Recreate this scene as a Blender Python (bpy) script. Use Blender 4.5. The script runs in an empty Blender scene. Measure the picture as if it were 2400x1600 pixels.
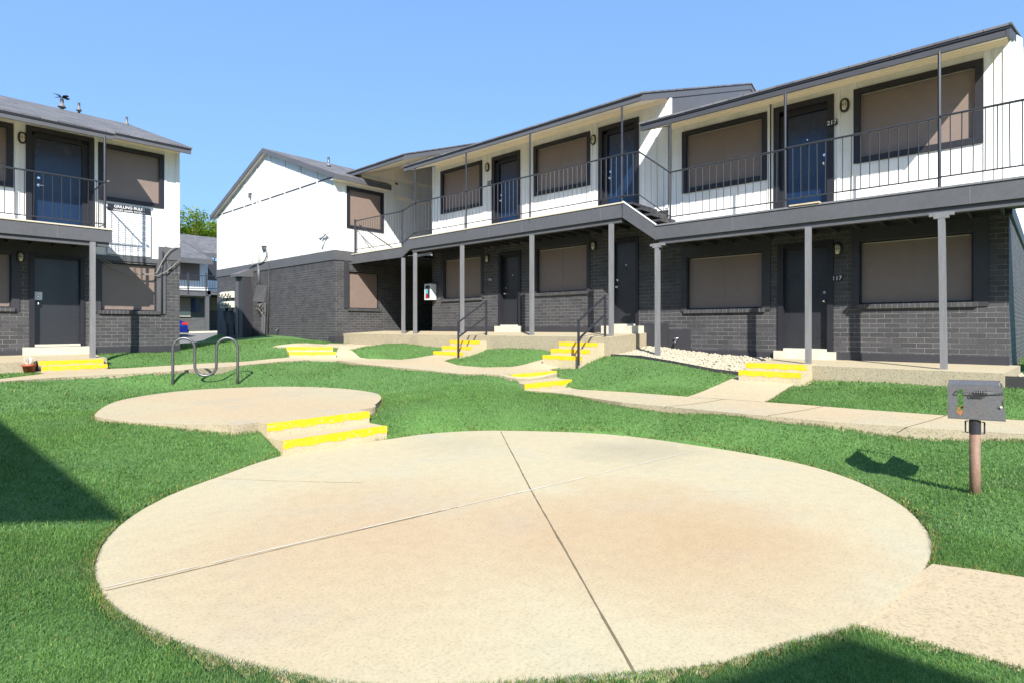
import bpy, bmesh, math, random
import numpy as np
from mathutils import Vector
random.seed(7); rng = np.random.default_rng(11)
S = bpy.context.scene
col = S.collection
# ------------------------------------------------------------------ camera model (photo pixels 2400x1600 -> world)
F = 1345.; CX = 1200.; HY = 768.; TH = math.radians(42.44); H = 1.5
DV = np.array([math.cos(TH), math.sin(TH), 0]); RV = np.array([math.sin(TH), -math.cos(TH), 0])
def ray(x, y): return DV + (x-CX)/F*RV + np.array([0, 0, (HY-y)/F])
def onX(x, y, X): v = ray(x, y); return np.array([0, 0, H]) + v*(X/v[0])
def onY(x, y, Y): v = ray(x, y); return np.array([0, 0, H]) + v*(Y/v[1])
def onZ(x, y, Z): v = ray(x, y); return np.array([0, 0, H]) + v*((Z-H)/v[2])
# ------------------------------------------------------------------ materials
def new_mat(name, base=(.5,.5,.5), rough=.6, metal=0., spec=.5):
    m = bpy.data.materials.new(name); m.use_nodes = True
    b = m.node_tree.nodes['Principled BSDF']
    b.inputs['Base Color'].default_value = (*base, 1); b.inputs['Roughness'].default_value = rough
    b.inputs['Metallic'].default_value = metal; b.inputs['Specular IOR Level'].default_value = spec
    return m, m.node_tree, b
def N(nt, t, **kw):
    n = nt.nodes.new(t)
    for k, v in kw.items(): setattr(n, k, v)
    return n
def noise(nt, vec, scale, detail=4, rough=.55):
    n = N(nt, 'ShaderNodeTexNoise'); n.inputs['Scale'].default_value = scale
    n.inputs['Detail'].default_value = detail; n.inputs['Roughness'].default_value = rough
    nt.links.new(vec, n.inputs['Vector']); return n
def ramp(nt, fac, stops):
    r = N(nt, 'ShaderNodeValToRGB'); el = r.color_ramp.elements
    while len(el) < len(stops): el.new(.5)
    for e, (p, c) in zip(el, stops): e.position = p; e.color = (*c, 1)
    nt.links.new(fac, r.inputs['Fac']); return r
def mixc(nt, fac, a, b, mode='MIX'):
    m = N(nt, 'ShaderNodeMix', data_type='RGBA', blend_type=mode)
    for s, v in ((0, fac), (6, a), (7, b)):
        if hasattr(v, 'is_output'): nt.links.new(v, m.inputs[s])
        elif s == 0: m.inputs[0].default_value = v
        else: m.inputs[s].default_value = (*v, 1)
    return m.outputs[2]
def bump(nt, b, h, strength=.3, dist=.01):
    n = N(nt, 'ShaderNodeBump'); n.inputs['Strength'].default_value = strength; n.inputs['Distance'].default_value = dist
    nt.links.new(h, n.inputs['Height']); nt.links.new(n.outputs[0], b.inputs['Normal']); return n
def pos(nt): return N(nt, 'ShaderNodeNewGeometry').outputs['Position']
def paint(name, base, rough=.6, var=.25, scale=3., bs=.12, stretch=(1,1,1), spec=.4):
    m, nt, b = new_mat(name, base, rough, 0, spec); p = pos(nt)
    mp = N(nt, 'ShaderNodeMapping'); mp.inputs['Scale'].default_value = stretch; nt.links.new(p, mp.inputs[0])
    n1 = noise(nt, mp.outputs[0], scale, 5); n2 = noise(nt, mp.outputs[0], scale*14, 4)
    f = N(nt, 'ShaderNodeMath', operation='ADD'); nt.links.new(n1.outputs[0], f.inputs[0]); nt.links.new(n2.outputs[0], f.inputs[1])
    hf = N(nt, 'ShaderNodeMath', operation='MULTIPLY'); nt.links.new(f.outputs[0], hf.inputs[0]); hf.inputs[1].default_value = .5
    r = ramp(nt, hf.outputs[0], [(.3, tuple(c*(1-var) for c in base)), (.7, tuple(min(1, c*(1+var*.6)) for c in base))])
    nt.links.new(r.outputs[0], b.inputs['Base Color']); bump(nt, b, n2.outputs[0], bs, .004)
    return m
def brick(name, bw=.245, rh=.088, soldier=False, c1=(.044,.043,.047), c2=(.066,.064,.069), mort=(.19,.185,.175)):
    m, nt, b = new_mat(name, c1, .62, 0, .35); p = pos(nt)
    sp = N(nt, 'ShaderNodeSeparateXYZ'); nt.links.new(p, sp.inputs[0])
    ad = N(nt, 'ShaderNodeMath', operation='ADD'); nt.links.new(sp.outputs[0], ad.inputs[0]); nt.links.new(sp.outputs[1], ad.inputs[1])
    cb = N(nt, 'ShaderNodeCombineXYZ'); nt.links.new(ad.outputs[0], cb.inputs[0]); nt.links.new(sp.outputs[2], cb.inputs[1])
    nz = noise(nt, p, 9, 3)
    off = N(nt, 'ShaderNodeVectorMath', operation='SCALE'); nt.links.new(nz.outputs['Color'], off.inputs[0]); off.inputs['Scale'].default_value = .008
    av = N(nt, 'ShaderNodeVectorMath', operation='ADD'); nt.links.new(cb.outputs[0], av.inputs[0]); nt.links.new(off.outputs[0], av.inputs[1])
    t = N(nt, 'ShaderNodeTexBrick'); t.offset = 0 if soldier else .5
    t.inputs['Scale'].default_value = 1; t.inputs['Mortar Size'].default_value = .0065; t.inputs['Mortar Smooth'].default_value = .35
    t.inputs['Bias'].default_value = 0; t.inputs['Brick Width'].default_value = bw; t.inputs['Row Height'].default_value = rh
    t.inputs['Color1'].default_value = (*c1, 1); t.inputs['Color2'].default_value = (*c2, 1); t.inputs['Mortar'].default_value = (*mort, 1)
    nt.links.new(av.outputs[0], t.inputs[0])
    n2 = noise(nt, p, 2.2, 6, .65)
    # the paint has filled or darkened the joints unevenly
    rr = ramp(nt, n2.outputs[0], [(.30, (0,0,0)), (.55, (1,1,1))])
    mm = mixc(nt, rr.outputs[0], (.05,.05,.055), t.outputs['Color'])
    n3 = noise(nt, p, 40, 4)
    c = mixc(nt, .35, mm, n3.outputs['Color'], 'OVERLAY'); 
    cc = mixc(nt, t.outputs['Fac'], t.outputs['Color'], mm)
    hsv = N(nt, 'ShaderNodeHueSaturation'); hsv.inputs['Saturation'].default_value = .9; nt.links.new(cc, hsv.inputs['Color'])
    vr = ramp(nt, n3.outputs[0], [(.3, (.75,.75,.75)), (.75, (1.15,1.15,1.15))])
    nt.links.new(mixc(nt, 1., hsv.outputs[0], vr.outputs[0], 'MULTIPLY'), b.inputs['Base Color'])
    inv = N(nt, 'ShaderNodeMath', operation='MULTIPLY_ADD'); nt.links.new(t.outputs['Fac'], inv.inputs[0]); inv.inputs[1].default_value = -1.; inv.inputs[2].default_value = 1.
    h2 = N(nt, 'ShaderNodeMath', operation='MULTIPLY_ADD'); nt.links.new(n3.outputs[0], h2.inputs[0]); h2.inputs[1].default_value = .3; nt.links.new(inv.outputs[0], h2.inputs[2])
    bump(nt, b, h2.outputs[0], 1., .016)
    return m
def siding(name, base=(.75,.75,.735)):
    # plywood siding: fine vertical grooves and stains
    m, nt, b = new_mat(name, base, .55, 0, .3); p = pos(nt)
    mp = N(nt, 'ShaderNodeMapping'); mp.inputs['Scale'].default_value = (1, 1, .12); nt.links.new(p, mp.inputs[0])
    n1 = noise(nt, mp.outputs[0], 3, 7, .65); n2 = noise(nt, mp.outputs[0], 60, 3)
    r = ramp(nt, n1.outputs[0], [(.28, tuple(c*k for c, k in zip(base, (.80,.79,.76)))), (.58, base)])
    nt.links.new(r.outputs[0], b.inputs['Base Color']); bump(nt, b, n2.outputs[0], .25, .003)
    return m
def shingle(name, axis):
    m, nt, b = new_mat(name, (.12,.12,.125), .9, 0, .2); p = pos(nt)
    sp = N(nt, 'ShaderNodeSeparateXYZ'); nt.links.new(p, sp.inputs[0])
    cb = N(nt, 'ShaderNodeCombineXYZ'); nt.links.new(sp.outputs[1-axis], cb.inputs[0]); nt.links.new(sp.outputs[axis], cb.inputs[1])
    t = N(nt, 'ShaderNodeTexBrick'); t.offset = .37
    for k, v in (('Scale', 1), ('Mortar Size', .006), ('Mortar Smooth', .2), ('Bias', .1), ('Brick Width', .3), ('Row Height', .135)): t.inputs[k].default_value = v
    t.inputs['Color1'].default_value = (.085,.085,.092,1); t.inputs['Color2'].default_value = (.15,.148,.155,1); t.inputs['Mortar'].default_value = (.04,.04,.045,1)
    nt.links.new(cb.outputs[0], t.inputs[0])
    n = noise(nt, p, 90, 3); n1 = noise(nt, p, 1.2, 5)
    c = mixc(nt, .5, t.outputs['Color'], n.outputs[0], 'OVERLAY'); c = mixc(nt, .4, c, n1.outputs[0], 'OVERLAY')
    nt.links.new(c, b.inputs['Base Color'])
    bump(nt, b, t.outputs['Fac'], -.5, .01)
    return m
def concrete(name, base=(.43,.365,.24), pink=(.44,.345,.22), grey=(.33,.315,.265), grain=.13):
    m, nt, b = new_mat(name, base, .85, 0, .25); p = pos(nt)
    n1 = noise(nt, p, .38, 3, .45); n2 = noise(nt, p, 1.1, 6, .6); n3 = noise(nt, p, 55, 5, .7); n4 = noise(nt, p, 9, 6, .7)
    a = ramp(nt, n1.outputs[0], [(.46, (0,0,0)), (.60, (1,1,1))]); g = ramp(nt, n2.outputs[0], [(.52, (0,0,0)), (.68, (1,1,1))])
    c = mixc(nt, a.outputs[0], base, pink)
    gm = N(nt, 'ShaderNodeMath', operation='MULTIPLY'); nt.links.new(g.outputs[0], gm.inputs[0]); gm.inputs[1].default_value = .55
    c = mixc(nt, gm.outputs[0], c, grey)
    v = ramp(nt, n3.outputs[0], [(.30, (1-grain*2.2,)*3), (.48, (1,1,1)), (.8, (1+grain*.6,)*3)])
    c = mixc(nt, 1., c, v.outputs[0], 'MULTIPLY')
    v2 = ramp(nt, n4.outputs[0], [(.3, (.93,.925,.91)), (.6, (1.02,1.02,1.02))])
    c = mixc(nt, 1., c, v2.outputs[0], 'MULTIPLY')
    nt.links.new(c, b.inputs['Base Color']); 
    h = N(nt, 'ShaderNodeMath', operation='ADD'); nt.links.new(n3.outputs[0], h.inputs[0]); nt.links.new(n4.outputs[0], h.inputs[1])
    bump(nt, b, h.outputs[0], .35, .006)
    return m
def rusty(name, base, rust, lo, hi, sc=9, rough=.4, metal=.6):
    m, nt, b = new_mat(name, base, rough, metal); p = pos(nt)
    n = noise(nt, p, sc, 6, .65); r = ramp(nt, n.outputs[0], [(lo, base), (hi, rust)])
    n2 = noise(nt, p, 70, 3)
    nt.links.new(mixc(nt, .4, r.outputs[0], n2.outputs[0], 'OVERLAY'), b.inputs['Base Color'])
    r2 = ramp(nt, n.outputs[0], [(lo, (metal,)*3), (hi, (0,0,0))]); nt.links.new(r2.outputs[0], b.inputs['Metallic'])
    bump(nt, b, n2.outputs[0], .2, .002)
    return m
M = {}
M['brick'] = brick('painted brick'); M['soldier'] = brick('soldier course brick', .088, .30, True)
M['far_brick'] = brick('far brick', .4, .14, c1=(.08,.08,.085), c2=(.1,.1,.105), mort=(.14,.14,.14))
M['dark'] = paint('charcoal paint', (.034,.034,.040), .5, .2, 2)
M['trim'] = paint('dark trim paint', (.016,.016,.022), .5, .2, 3)
M['fascia'] = paint('grey fascia paint', (.085,.085,.092), .5, .18, 1.2, .1, (1,1,1))
M['roofboard'] = paint('roof edge board', (.052,.052,.060), .6, .3, 4, .3, (.6,.6,3))
M['white'] = siding('white siding'); M['gable_white'] = siding('white siding dimmed for sun', (.64,.64,.625)); M['soffit'] = paint('soffit white with bounce tint', (.90,.80,.68), .6, .06, 2)  # gable white dimmed against sun clipping; soffit's cream stands in for warm bounce light
M['screen'] = paint('brown solar screen', (.185,.138,.115), .5, .12, .5, .10, (1,1,1), .6)
M['rack_post'] = paint('post paint', (.165,.165,.172), .5, .3, 5, .3, (3,3,.4))
M['iron'] = paint('dark iron paint', (.028,.03,.038), .38, .3, 8, .1)
M['steel'] = rusty('galvanised tube', (.115,.12,.13), (.10,.09,.08), .5, .75, 14, .42, .7)
M['shx'] = shingle('roof shingles rising along x', 0); M['shy'] = shingle('roof shingles rising along y', 1)
M['concrete'] = concrete('warm concrete')
M['concrete2'] = concrete('path concrete', (.435,.37,.245), (.44,.35,.225), (.39,.35,.26), .2)
M['deckfloor'] = concrete('balcony floor', (.50,.45,.36), (.50,.44,.34), (.44,.42,.36), .1)
M['aggregate'] = concrete('rough slab edge', (.31,.27,.19), (.36,.30,.21), (.22,.19,.14), .34)
M['yellow'] = paint('yellow step paint', (.74,.475,.004), .6, .30, 5, .3)
def worn_yellow():
    m = paint('yellow step paint', (.74,.44,.004), .6, .25, 5, .3); nt = m.node_tree; b = nt.nodes['Principled BSDF']; p = pos(nt); n = noise(nt, p, 22, 7, .75)
    f = ramp(nt, n.outputs[0], [(.565, (0,0,0)), (.62, (1,1,1))]); src = b.inputs['Base Color'].links[0].from_socket
    nt.links.new(mixc(nt, f.outputs[0], src, (.40,.33,.22)), b.inputs['Base Color']); return m
M['yellow'] = worn_yellow()
def patio_mat():
    m = concrete('patio concrete', (.445,.385,.255), (.445,.385,.255), (.41,.38,.29)); nt = m.node_tree; b = nt.nodes['Principled BSDF']; p = pos(nt); src = b.inputs['Base Color'].links[0].from_socket
    nz = noise(nt, p, 1.1, 5, .6); wob = N(nt, 'ShaderNodeVectorMath', operation='SCALE'); nt.links.new(nz.outputs['Color'], wob.inputs[0]); wob.inputs['Scale'].default_value = 1.5
    pw = N(nt, 'ShaderNodeVectorMath', operation='ADD'); nt.links.new(p, pw.inputs[0]); nt.links.new(wob.outputs[0], pw.inputs[1]); c = src
    # iron-red and grey water stains where they lie on the real slab
    for (x, y, r0, colr, st) in ((2.4, 3.6, 1.8, (.94,.79,.73), .8), (3.9, 1.9, 1.6, (.91,.73,.63), .8), (6.2, 3.6, 1.0, (.74,.76,.82), .8), (5.0, 5.6, .8, (.84,.86,.88), .7), (4.7, 1.15, .45, (1.05,1.06,1.05), .8)):
        dd = N(nt, 'ShaderNodeVectorMath', operation='DISTANCE'); nt.links.new(pw.outputs[0], dd.inputs[0]); dd.inputs[1].default_value = (x+.75, y+.75, .75)
        f = ramp(nt, dd.outputs['Value'], [(0, (st,)*3), (min(.99, r0*.45), (st*.7,)*3), (min(1, r0), (0,0,0))]) if r0 <= 1 else None
        if f is None:
            sc = N(nt, 'ShaderNodeMath', operation='DIVIDE'); nt.links.new(dd.outputs['Value'], sc.inputs[0]); sc.inputs[1].default_value = r0; f = ramp(nt, sc.outputs[0], [(.15, (st,)*3), (.6, (st*.6,)*3), (1, (0,0,0))])
        c = mixc(nt, f.outputs[0], c, mixc(nt, 1., c, colr, 'MULTIPLY'))
    nt.links.new(c, b.inputs['Base Color']); return m
M['patio'] = patio_mat()
M['joint'] = paint('dark joint dirt', (.16,.125,.075), .9, .4, 12)
M['filler'] = paint('pale joint filler', (.56,.53,.44), .8, .25, 12)
M['gravel'] = paint('pale stones', (.40,.36,.27), .8, .4, 9)
M['edging'] = paint('black edging', (.03,.03,.03), .6)
M['asphalt'] = concrete('asphalt', (.17,.165,.16), (.18,.17,.16), (.13,.13,.13), .2)
M['kerb'] = paint('kerb concrete', (.5,.47,.38), .8)
M['chrome'], _, _ = new_mat('chrome', (.85,.85,.85), .18, 1.)
M['lampglass'], _nt, _b = new_mat('ribbed lamp glass', (.72,.66,.5), .3, 0)
M['bulb_dark'] = paint('black cast metal', (.02,.02,.02), .4)
M['signwhite'] = paint('white sign panel', (.60,.61,.63), .4, .03)
M['signblack'] = paint('black sign band', (.02,.02,.025), .4, .1)
M['ink'] = paint('grey sign print', (.13,.13,.15), .6, .05)
M['letter'], _, _ = new_mat('white lettering', (.85,.85,.85), .5)
M['grill'] = rusty('weathered grill steel', (.17,.17,.178), (.105,.085,.075), .52, .82, 7, .45, .55)
M['rustpost'] = rusty('rusted post', (.175,.105,.072), (.22,.135,.095), .4, .6, 6, .7, .1)
M['rust'] = rusty('orange rust', (.42,.15,.04), (.2,.07,.03), .4, .6, 30, .8, 0.)
M['terra'] = paint('terracotta', (.33,.08,.04), .7); M['dirtwhite'] = paint('dried white stems', (.6,.56,.5), .8)
M['meter'] = paint('meter glass cream', (.72,.72,.60), .35, .1, 20)
M['bark'] = paint('bark', (.12,.09,.06), .9, .4, 5, .5)
M['red'] = paint('red plastic', (.45,.02,.02), .4); M['teal'] = paint('teal label', (.12,.42,.5), .5)
M['wood'] = paint('raw plank edge', (.5,.40,.26), .8, .3, 9, .3)
M['wire'] = paint('pale wire', (.22,.20,.18), .6)
def door_mat(name, base, rough):
    m, nt, b = new_mat(name, base, rough, 0, .6); p = pos(nt); n = noise(nt, p, 3, 5)
    r = ramp(nt, n.outputs[0], [(.3, (rough*.85,)*3), (.7, (rough*1.25,)*3)]); nt.links.new(r.outputs[0], b.inputs['Roughness'])
    return m
M['navy'] = door_mat('navy gloss door', (.005,.017,.05), .24); M['black'] = door_mat('black satin door', (.022,.023,.028), .3)
m, nt, b = new_mat('dark glass', (.02,.025,.03), .08); M['glass'] = m
m, nt, b = new_mat('blue car paint', (.006,.014,.13), .25); b.inputs['Coat Weight'].default_value = .6; M['carblue'] = m
M['rubber'] = paint('rubber', (.02,.02,.02), .8)
def foliage(name, a, c, d, hi=.5):
    m, nt, b = new_mat(name, a, .5, 0, .3); g = N(nt, 'ShaderNodeNewGeometry')
    r = ramp(nt, g.outputs['Random Per Island'], [(0, a), (.5, c), (1, d)])
    n = noise(nt, g.outputs['Position'], .55, 4); v = ramp(nt, n.outputs[0], [(.35, (.82,.85,.8)), (.65, (1.12,1.1,1.1))])
    n5 = noise(nt, g.outputs['Position'], 4.5, 4); v5 = ramp(nt, n5.outputs[0], [(.3, (.74,.76,.76)), (.7, (1.18,1.15,1.15))])
    cc = mixc(nt, 1., r.outputs[0], v.outputs[0], 'MULTIPLY'); cc = mixc(nt, 1., cc, v5.outputs[0], 'MULTIPLY')
    if name.startswith('green'):
        n7 = noise(nt, g.outputs['Position'], 1.3, 5, .6); v7 = ramp(nt, n7.outputs[0], [(.50, (0,0,0)), (.72, (.55,.55,.55))]); cc = mixc(nt, v7.outputs[0], cc, (.16,.235,.10))
    nt.links.new(cc, b.inputs['Base Color'])
    tr = N(nt, 'ShaderNodeBsdfTranslucent'); nt.links.new(cc, tr.inputs[0]); mx = N(nt, 'ShaderNodeMixShader'); mx.inputs[0].default_value = .5
    nt.links.new(b.outputs[0], mx.inputs[1]); nt.links.new(tr.outputs[0], mx.inputs[2]); nt.links.new(mx.outputs[0], nt.nodes['Material Output'].inputs[0])
    return m
M['blade'] = foliage('green grass blades', (.095,.212,.045), (.140,.285,.066), (.205,.350,.100))
M['dry'] = foliage('dry grass blades', (.20,.22,.05), (.36,.32,.10), (.45,.38,.16))
M['leaf'] = foliage('bright leaves', (.09,.17,.01), (.19,.29,.015), (.32,.40,.03))
m, nt, b = new_mat('lawn soil and thatch', (.03,.08,.02), .95); p = pos(nt); n = noise(nt, p, 25, 6, .7)
r = ramp(nt, n.outputs[0], [(.3, (.045,.105,.022)), (.55, (.075,.165,.038)), (.8, (.13,.21,.06))]); nt.links.new(r.outputs[0], b.inputs['Base Color']); bump(nt, b, n.outputs[0], .6, .02)
M['lawn'] = m
# ------------------------------------------------------------------ mesh builder
class MB:
    def __init__(s): s.v = []; s.f = []; s.m = []; s.mats = []; s.caps = set()
    def mi(s, mat):
        if mat not in s.mats: s.mats.append(mat)
        return s.mats.index(mat)
    def poly(s, pts, mat, ):
        i = len(s.v); s.v += [tuple(map(float, p)) for p in pts]; s.f.append(tuple(range(i, i+len(pts)))); s.m.append(s.mi(mat)); return s
    def hexa(s, P, mat):   # P: 4 bottom ccw + 4 top
        i = len(s.v); s.v += [tuple(map(float, p)) for p in P]; k = s.mi(mat)
        for q in ((3,2,1,0),(4,5,6,7),(0,1,5,4),(1,2,6,5),(2,3,7,6),(3,0,4,7)): s.f.append(tuple(i+a for a in q)); s.m.append(k)
        return s
    def box(s, x0, y0, z0, x1, y1, z1, mat):
        x0, x1 = sorted((x0, x1)); y0, y1 = sorted((y0, y1)); z0, z1 = sorted((z0, z1))
        return s.hexa([(x0,y0,z0),(x1,y0,z0),(x1,y1,z0),(x0,y1,z0),(x0,y0,z1),(x1,y0,z1),(x1,y1,z1),(x0,y1,z1)], mat)
    def tube(s, pts, r, mat, n=8, cap=True):
        pts = [Vector(p) for p in pts]; k = s.mi(mat); base = len(s.v); up = None
        for j, p in enumerate(pts):
            t = (pts[min(j+1, len(pts)-1)] - pts[max(j-1, 0)]).normalized()
            if up is None: up = Vector((0,0,1)) if abs(t.z) < .9 else Vector((1,0,0))
            a = t.cross(up).normalized(); bb = a.cross(t).normalized(); up = bb
            rr = r[j] if isinstance(r, (list, tuple)) else r
            for q in range(n):
                an = 2*math.pi*q/n; s.v.append(tuple(p + rr*(a*math.cos(an) + bb*math.sin(an))))
        for j in range(len(pts)-1):
            for q in range(n):
                a0 = base+j*n+q; a1 = base+j*n+(q+1) % n; s.f.append((a0, a1, a1+n, a0+n)); s.m.append(k)
        if cap:
            s.caps |= {len(s.f), len(s.f)+1}
            s.f.append(tuple(base+q for q in reversed(range(n)))); s.m.append(k)
            s.f.append(tuple(base+(len(pts)-1)*n+q for q in range(n))); s.m.append(k)
        return s
    def ball(s, c, r, mat, nu=10, nv=6, sc=(1,1,1)):
        k = s.mi(mat); base = len(s.v)
        for j in range(nv+1):
            a = math.pi*j/nv
            for q in range(nu):
                b2 = 2*math.pi*q/nu; s.v.append((c[0]+r*sc[0]*math.sin(a)*math.cos(b2), c[1]+r*sc[1]*math.sin(a)*math.sin(b2), c[2]+r*sc[2]*math.cos(a)))
        for j in range(nv):
            for q in range(nu):
                a0 = base+j*nu+q; a1 = base+j*nu+(q+1) % nu; s.f.append((a0, a0+nu, a1+nu, a1)); s.m.append(k)
        return s
    def build(s, name, parent=None, smooth=False, loc=None):
        off = Vector((0,0,0))
        if parent is not None:
            q = parent
            while q: off += q.location; q = q.parent
        if loc is not None: off = Vector(loc)
        me = bpy.data.meshes.new(name); me.from_pydata([(a-off.x, b2-off.y, c-off.z) for a, b2, c in s.v], [], s.f)
        for mm in s.mats: me.materials.append(M[mm])
        me.polygons.foreach_set('material_index', s.m)
        if smooth: me.polygons.foreach_set('use_smooth', [i not in s.caps for i in range(len(s.f))])
        me.update(); o = bpy.data.objects.new(name, me); col.objects.link(o)
        if parent is not None: o.parent = parent
        if loc is not None: o.location = loc
        return o
def thing(name, loc, label, cat, group=None):
    o = bpy.data.objects.new(name, None); o.location = loc; o.empty_display_size = .3; col.objects.link(o)
    return tag(o, label, cat, group)
def tag(o, label, cat, group=None):
    o['label'] = label; o['category'] = cat
    if group: o['group'] = group
    return o
def structure(o): o['kind'] = 'structure'; return o
class FR:  # wall frame: u along wall, w outwards, z up
    def __init__(s, kind, c): s.k = kind; s.c = c
    def p(s, u, w, z): return (s.c-w, u, z) if s.k == 'X' else (u, s.c-w, z)
    def box(s, mb, u0, u1, w0, w1, z0, z1, mat):
        a = s.p(u0, w0, z0); b2 = s.p(u1, w1, z1); mb.box(*a, *b2, mat)
    def quad(s, mb, pts, mat): mb.poly([s.p(*q) for q in pts], mat)
    def at(s, px, py, w=0):
        q = onX(px, py, s.c-w) if s.k == 'X' else onY(px, py, s.c-w)
        return (q[1] if s.k == 'X' else q[0]), q[2]
def text_mesh(body, T, u, z, w, size, mat, name, parent, flip=1, squash=1.):
    cu = bpy.data.curves.new('t', 'FONT'); cu.body = body; cu.size = size; cu.align_x = 'CENTER'; cu.align_y = 'CENTER'; cu.offset = 0
    to = bpy.data.objects.new('t', cu); dg = bpy.context.evaluated_depsgraph_get(); 
    col.objects.link(to); dg.update(); me = bpy.data.meshes.new_from_object(to.evaluated_get(dg)); bpy.data.objects.remove(to)
    mb = MB(); vs = [T.p(u + flip*v.co.x*squash, w, z + v.co.y) for v in me.vertices]
    k = mb.mi(mat); mb.v = [tuple(map(float, q)) for q in vs]; mb.f = [tuple(p.vertices) for p in me.polygons]; mb.m = [k]*len(mb.f)
    return mb.build(name, parent)
def wall(mb, T, u0, u1, z0, z1, mat, holes=(), rec=.14, rmat=None):
    us = sorted({u0, u1, *[h[0] for h in holes], *[h[1] for h in holes]}); zs = sorted({z0, z1, *[h[2] for h in holes], *[h[3] for h in holes]})
    for a, b2 in zip(us, us[1:]):
        for c, d in zip(zs, zs[1:]):
            um, zm = (a+b2)/2, (c+d)/2
            if any(h[0] < um < h[1] and h[2] < zm < h[3] for h in holes): continue
            T.quad(mb, [(a,0,c),(b2,0,c),(b2,0,d),(a,0,d)], mat)
    for h in holes:
        a, b2, c, d = h[:4]; rm = rmat or mat
        T.quad(mb, [(a,0,c),(a,-rec,c),(a,-rec,d),(a,0,d)], rm); T.quad(mb, [(b2,0,c),(b2,0,d),(b2,-rec,d),(b2,-rec,c)], rm)
        T.quad(mb, [(a,0,d),(a,-rec,d),(b2,-rec,d),(b2,0,d)], rm); T.quad(mb, [(a,0,c),(b2,0,c),(b2,-rec,c),(a,-rec,c)], rm)
def window(T, root, u0, u1, z0, z1, upper=True, tw=.11, rec=.05, mull=True, label=None, wav=False):
    """opening u0..u1,z0..z1 ; frame mesh is the window, the screen (and sill) hang on it"""
    mb = MB()
    if upper:
        pr = .032
        T.box(mb, u0, u0+tw, -rec-.04, pr, z0, z1, 'trim'); T.box(mb, u1-tw, u1, -rec-.04, pr, z0, z1, 'trim')
        T.box(mb, u0+tw, u1-tw, -rec-.04, pr+.003, z1-tw, z1, 'trim'); T.box(mb, u0+tw, u1-tw, -rec-.04, pr+.003, z0, z0+tw, 'trim')
        a, b2, c, d = u0+tw, u1-tw, z0+tw, z1-tw
    else:
        T.box(mb, u0, u0+.03, -.13, -.05, z0, z1, 'trim'); T.box(mb, u1-.03, u1, -.13, -.05, z0, z1, 'trim')
        T.box(mb, u0+.03, u1-.03, -.13, -.05, z1-.03, z1, 'wood' if False else 'trim'); T.box(mb, u0+.03, u1-.03, -.13, -.05, z0, z0+.03, 'trim')
        a, b2, c, d = u0+.03, u1-.03, z0+.03, z1-.03; rec = .09
    o = mb.build('window', root)
    if label: o['label'] = label
    sc = MB(); T.box(sc, a-.005, b2+.005, -rec-.035, -rec, c-.005, d+.005, 'screen')
    # thin screen rim and the mullion of the sash pressing through the mesh
    for q in ((a, a+.022, c, d), (b2-.022, b2, c, d), (a+.022, b2-.022, c, c+.022), (a+.022, b2-.022, d-.022, d)): T.box(sc, q[0], q[1], -rec+.002, -rec+.010, q[2], q[3], 'screen')
    if mull: T.box(sc, (a+b2)/2-.012, (a+b2)/2+.012, -rec-.002, -rec+.004, c+.022, d-.022, 'screen')
    if T.k == 'X': T.box(sc, a+.03, b2-.03, -rec+.0, -rec+.014, d-.012, d+.004, 'kerb')
    sc.build('screen', o)
    if not upper:
        s2 = MB(); T.box(s2, u0-.06, u1+.06, -.05, .055, z0-.085, z0-.003, 'soldier'); s2.build('sill', o)
    return o
def bulkhead(T, root, u, z, s=1.):
    mb = MB(); n = 20
    def ring(ru, rz, w): 
        out = []
        for i in range(n):
            a = 2*math.pi*i/n; cu = math.cos(a); sz = math.sin(a)
            cu = math.copysign(abs(cu)**.8, cu); sz = math.copysign(abs(sz)**.75, sz); out.append(T.p(u+ru*s*cu, w, z+rz*s*sz))
        return out
    rings = [ring(.082, .135, .0), ring(.082, .135, .035), ring(.07, .122, .05), ring(.052, .102, .05), ring(.052, .102, .03)]
    k = mb.mi('bulb_dark'); 
    for r_ in rings: mb.v += [tuple(map(float, q)) for q in r_]
    for j in range(len(rings)-1):
        for i in range(n): mb.f.append((j*n+i, j*n+(i+1) % n, (j+1)*n+(i+1) % n, (j+1)*n+i)); mb.m.append(k)
    for w0 in (-.035, 0, .035): mb.tube([T.p(u+w0*s, .045, z-.10*s), T.p(u+w0*s, .085, z-.06*s), T.p(u+w0*s, .085, z+.06*s), T.p(u+w0*s, .045, z+.10*s)], .004, 'bulb_dark', 5)
    mb.tube([T.p(u-.05*s, .045, z), T.p(u-.03*s, .085, z), T.p(u+.03*s, .085, z), T.p(u+.05*s, .045, z)], .004, 'bulb_dark', 5)
    o = mb.build('wall_lamp', root)
    g = MB(); rr = [ring(.05, .10, .03), ring(.047, .095, .055), ring(.032, .07, .075), ring(.005, .01, .08)]; k = g.mi('lampglass')
    for r_ in rr: g.v += [tuple(map(float, q)) for q in r_]
    for j in range(3):
        for i in range(n): g.f.append((j*n+i, j*n+(i+1) % n, (j+1)*n+(i+1) % n, (j+1)*n+i)); g.m.append(k)
    g.build('lamp_glass', o, True)
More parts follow.
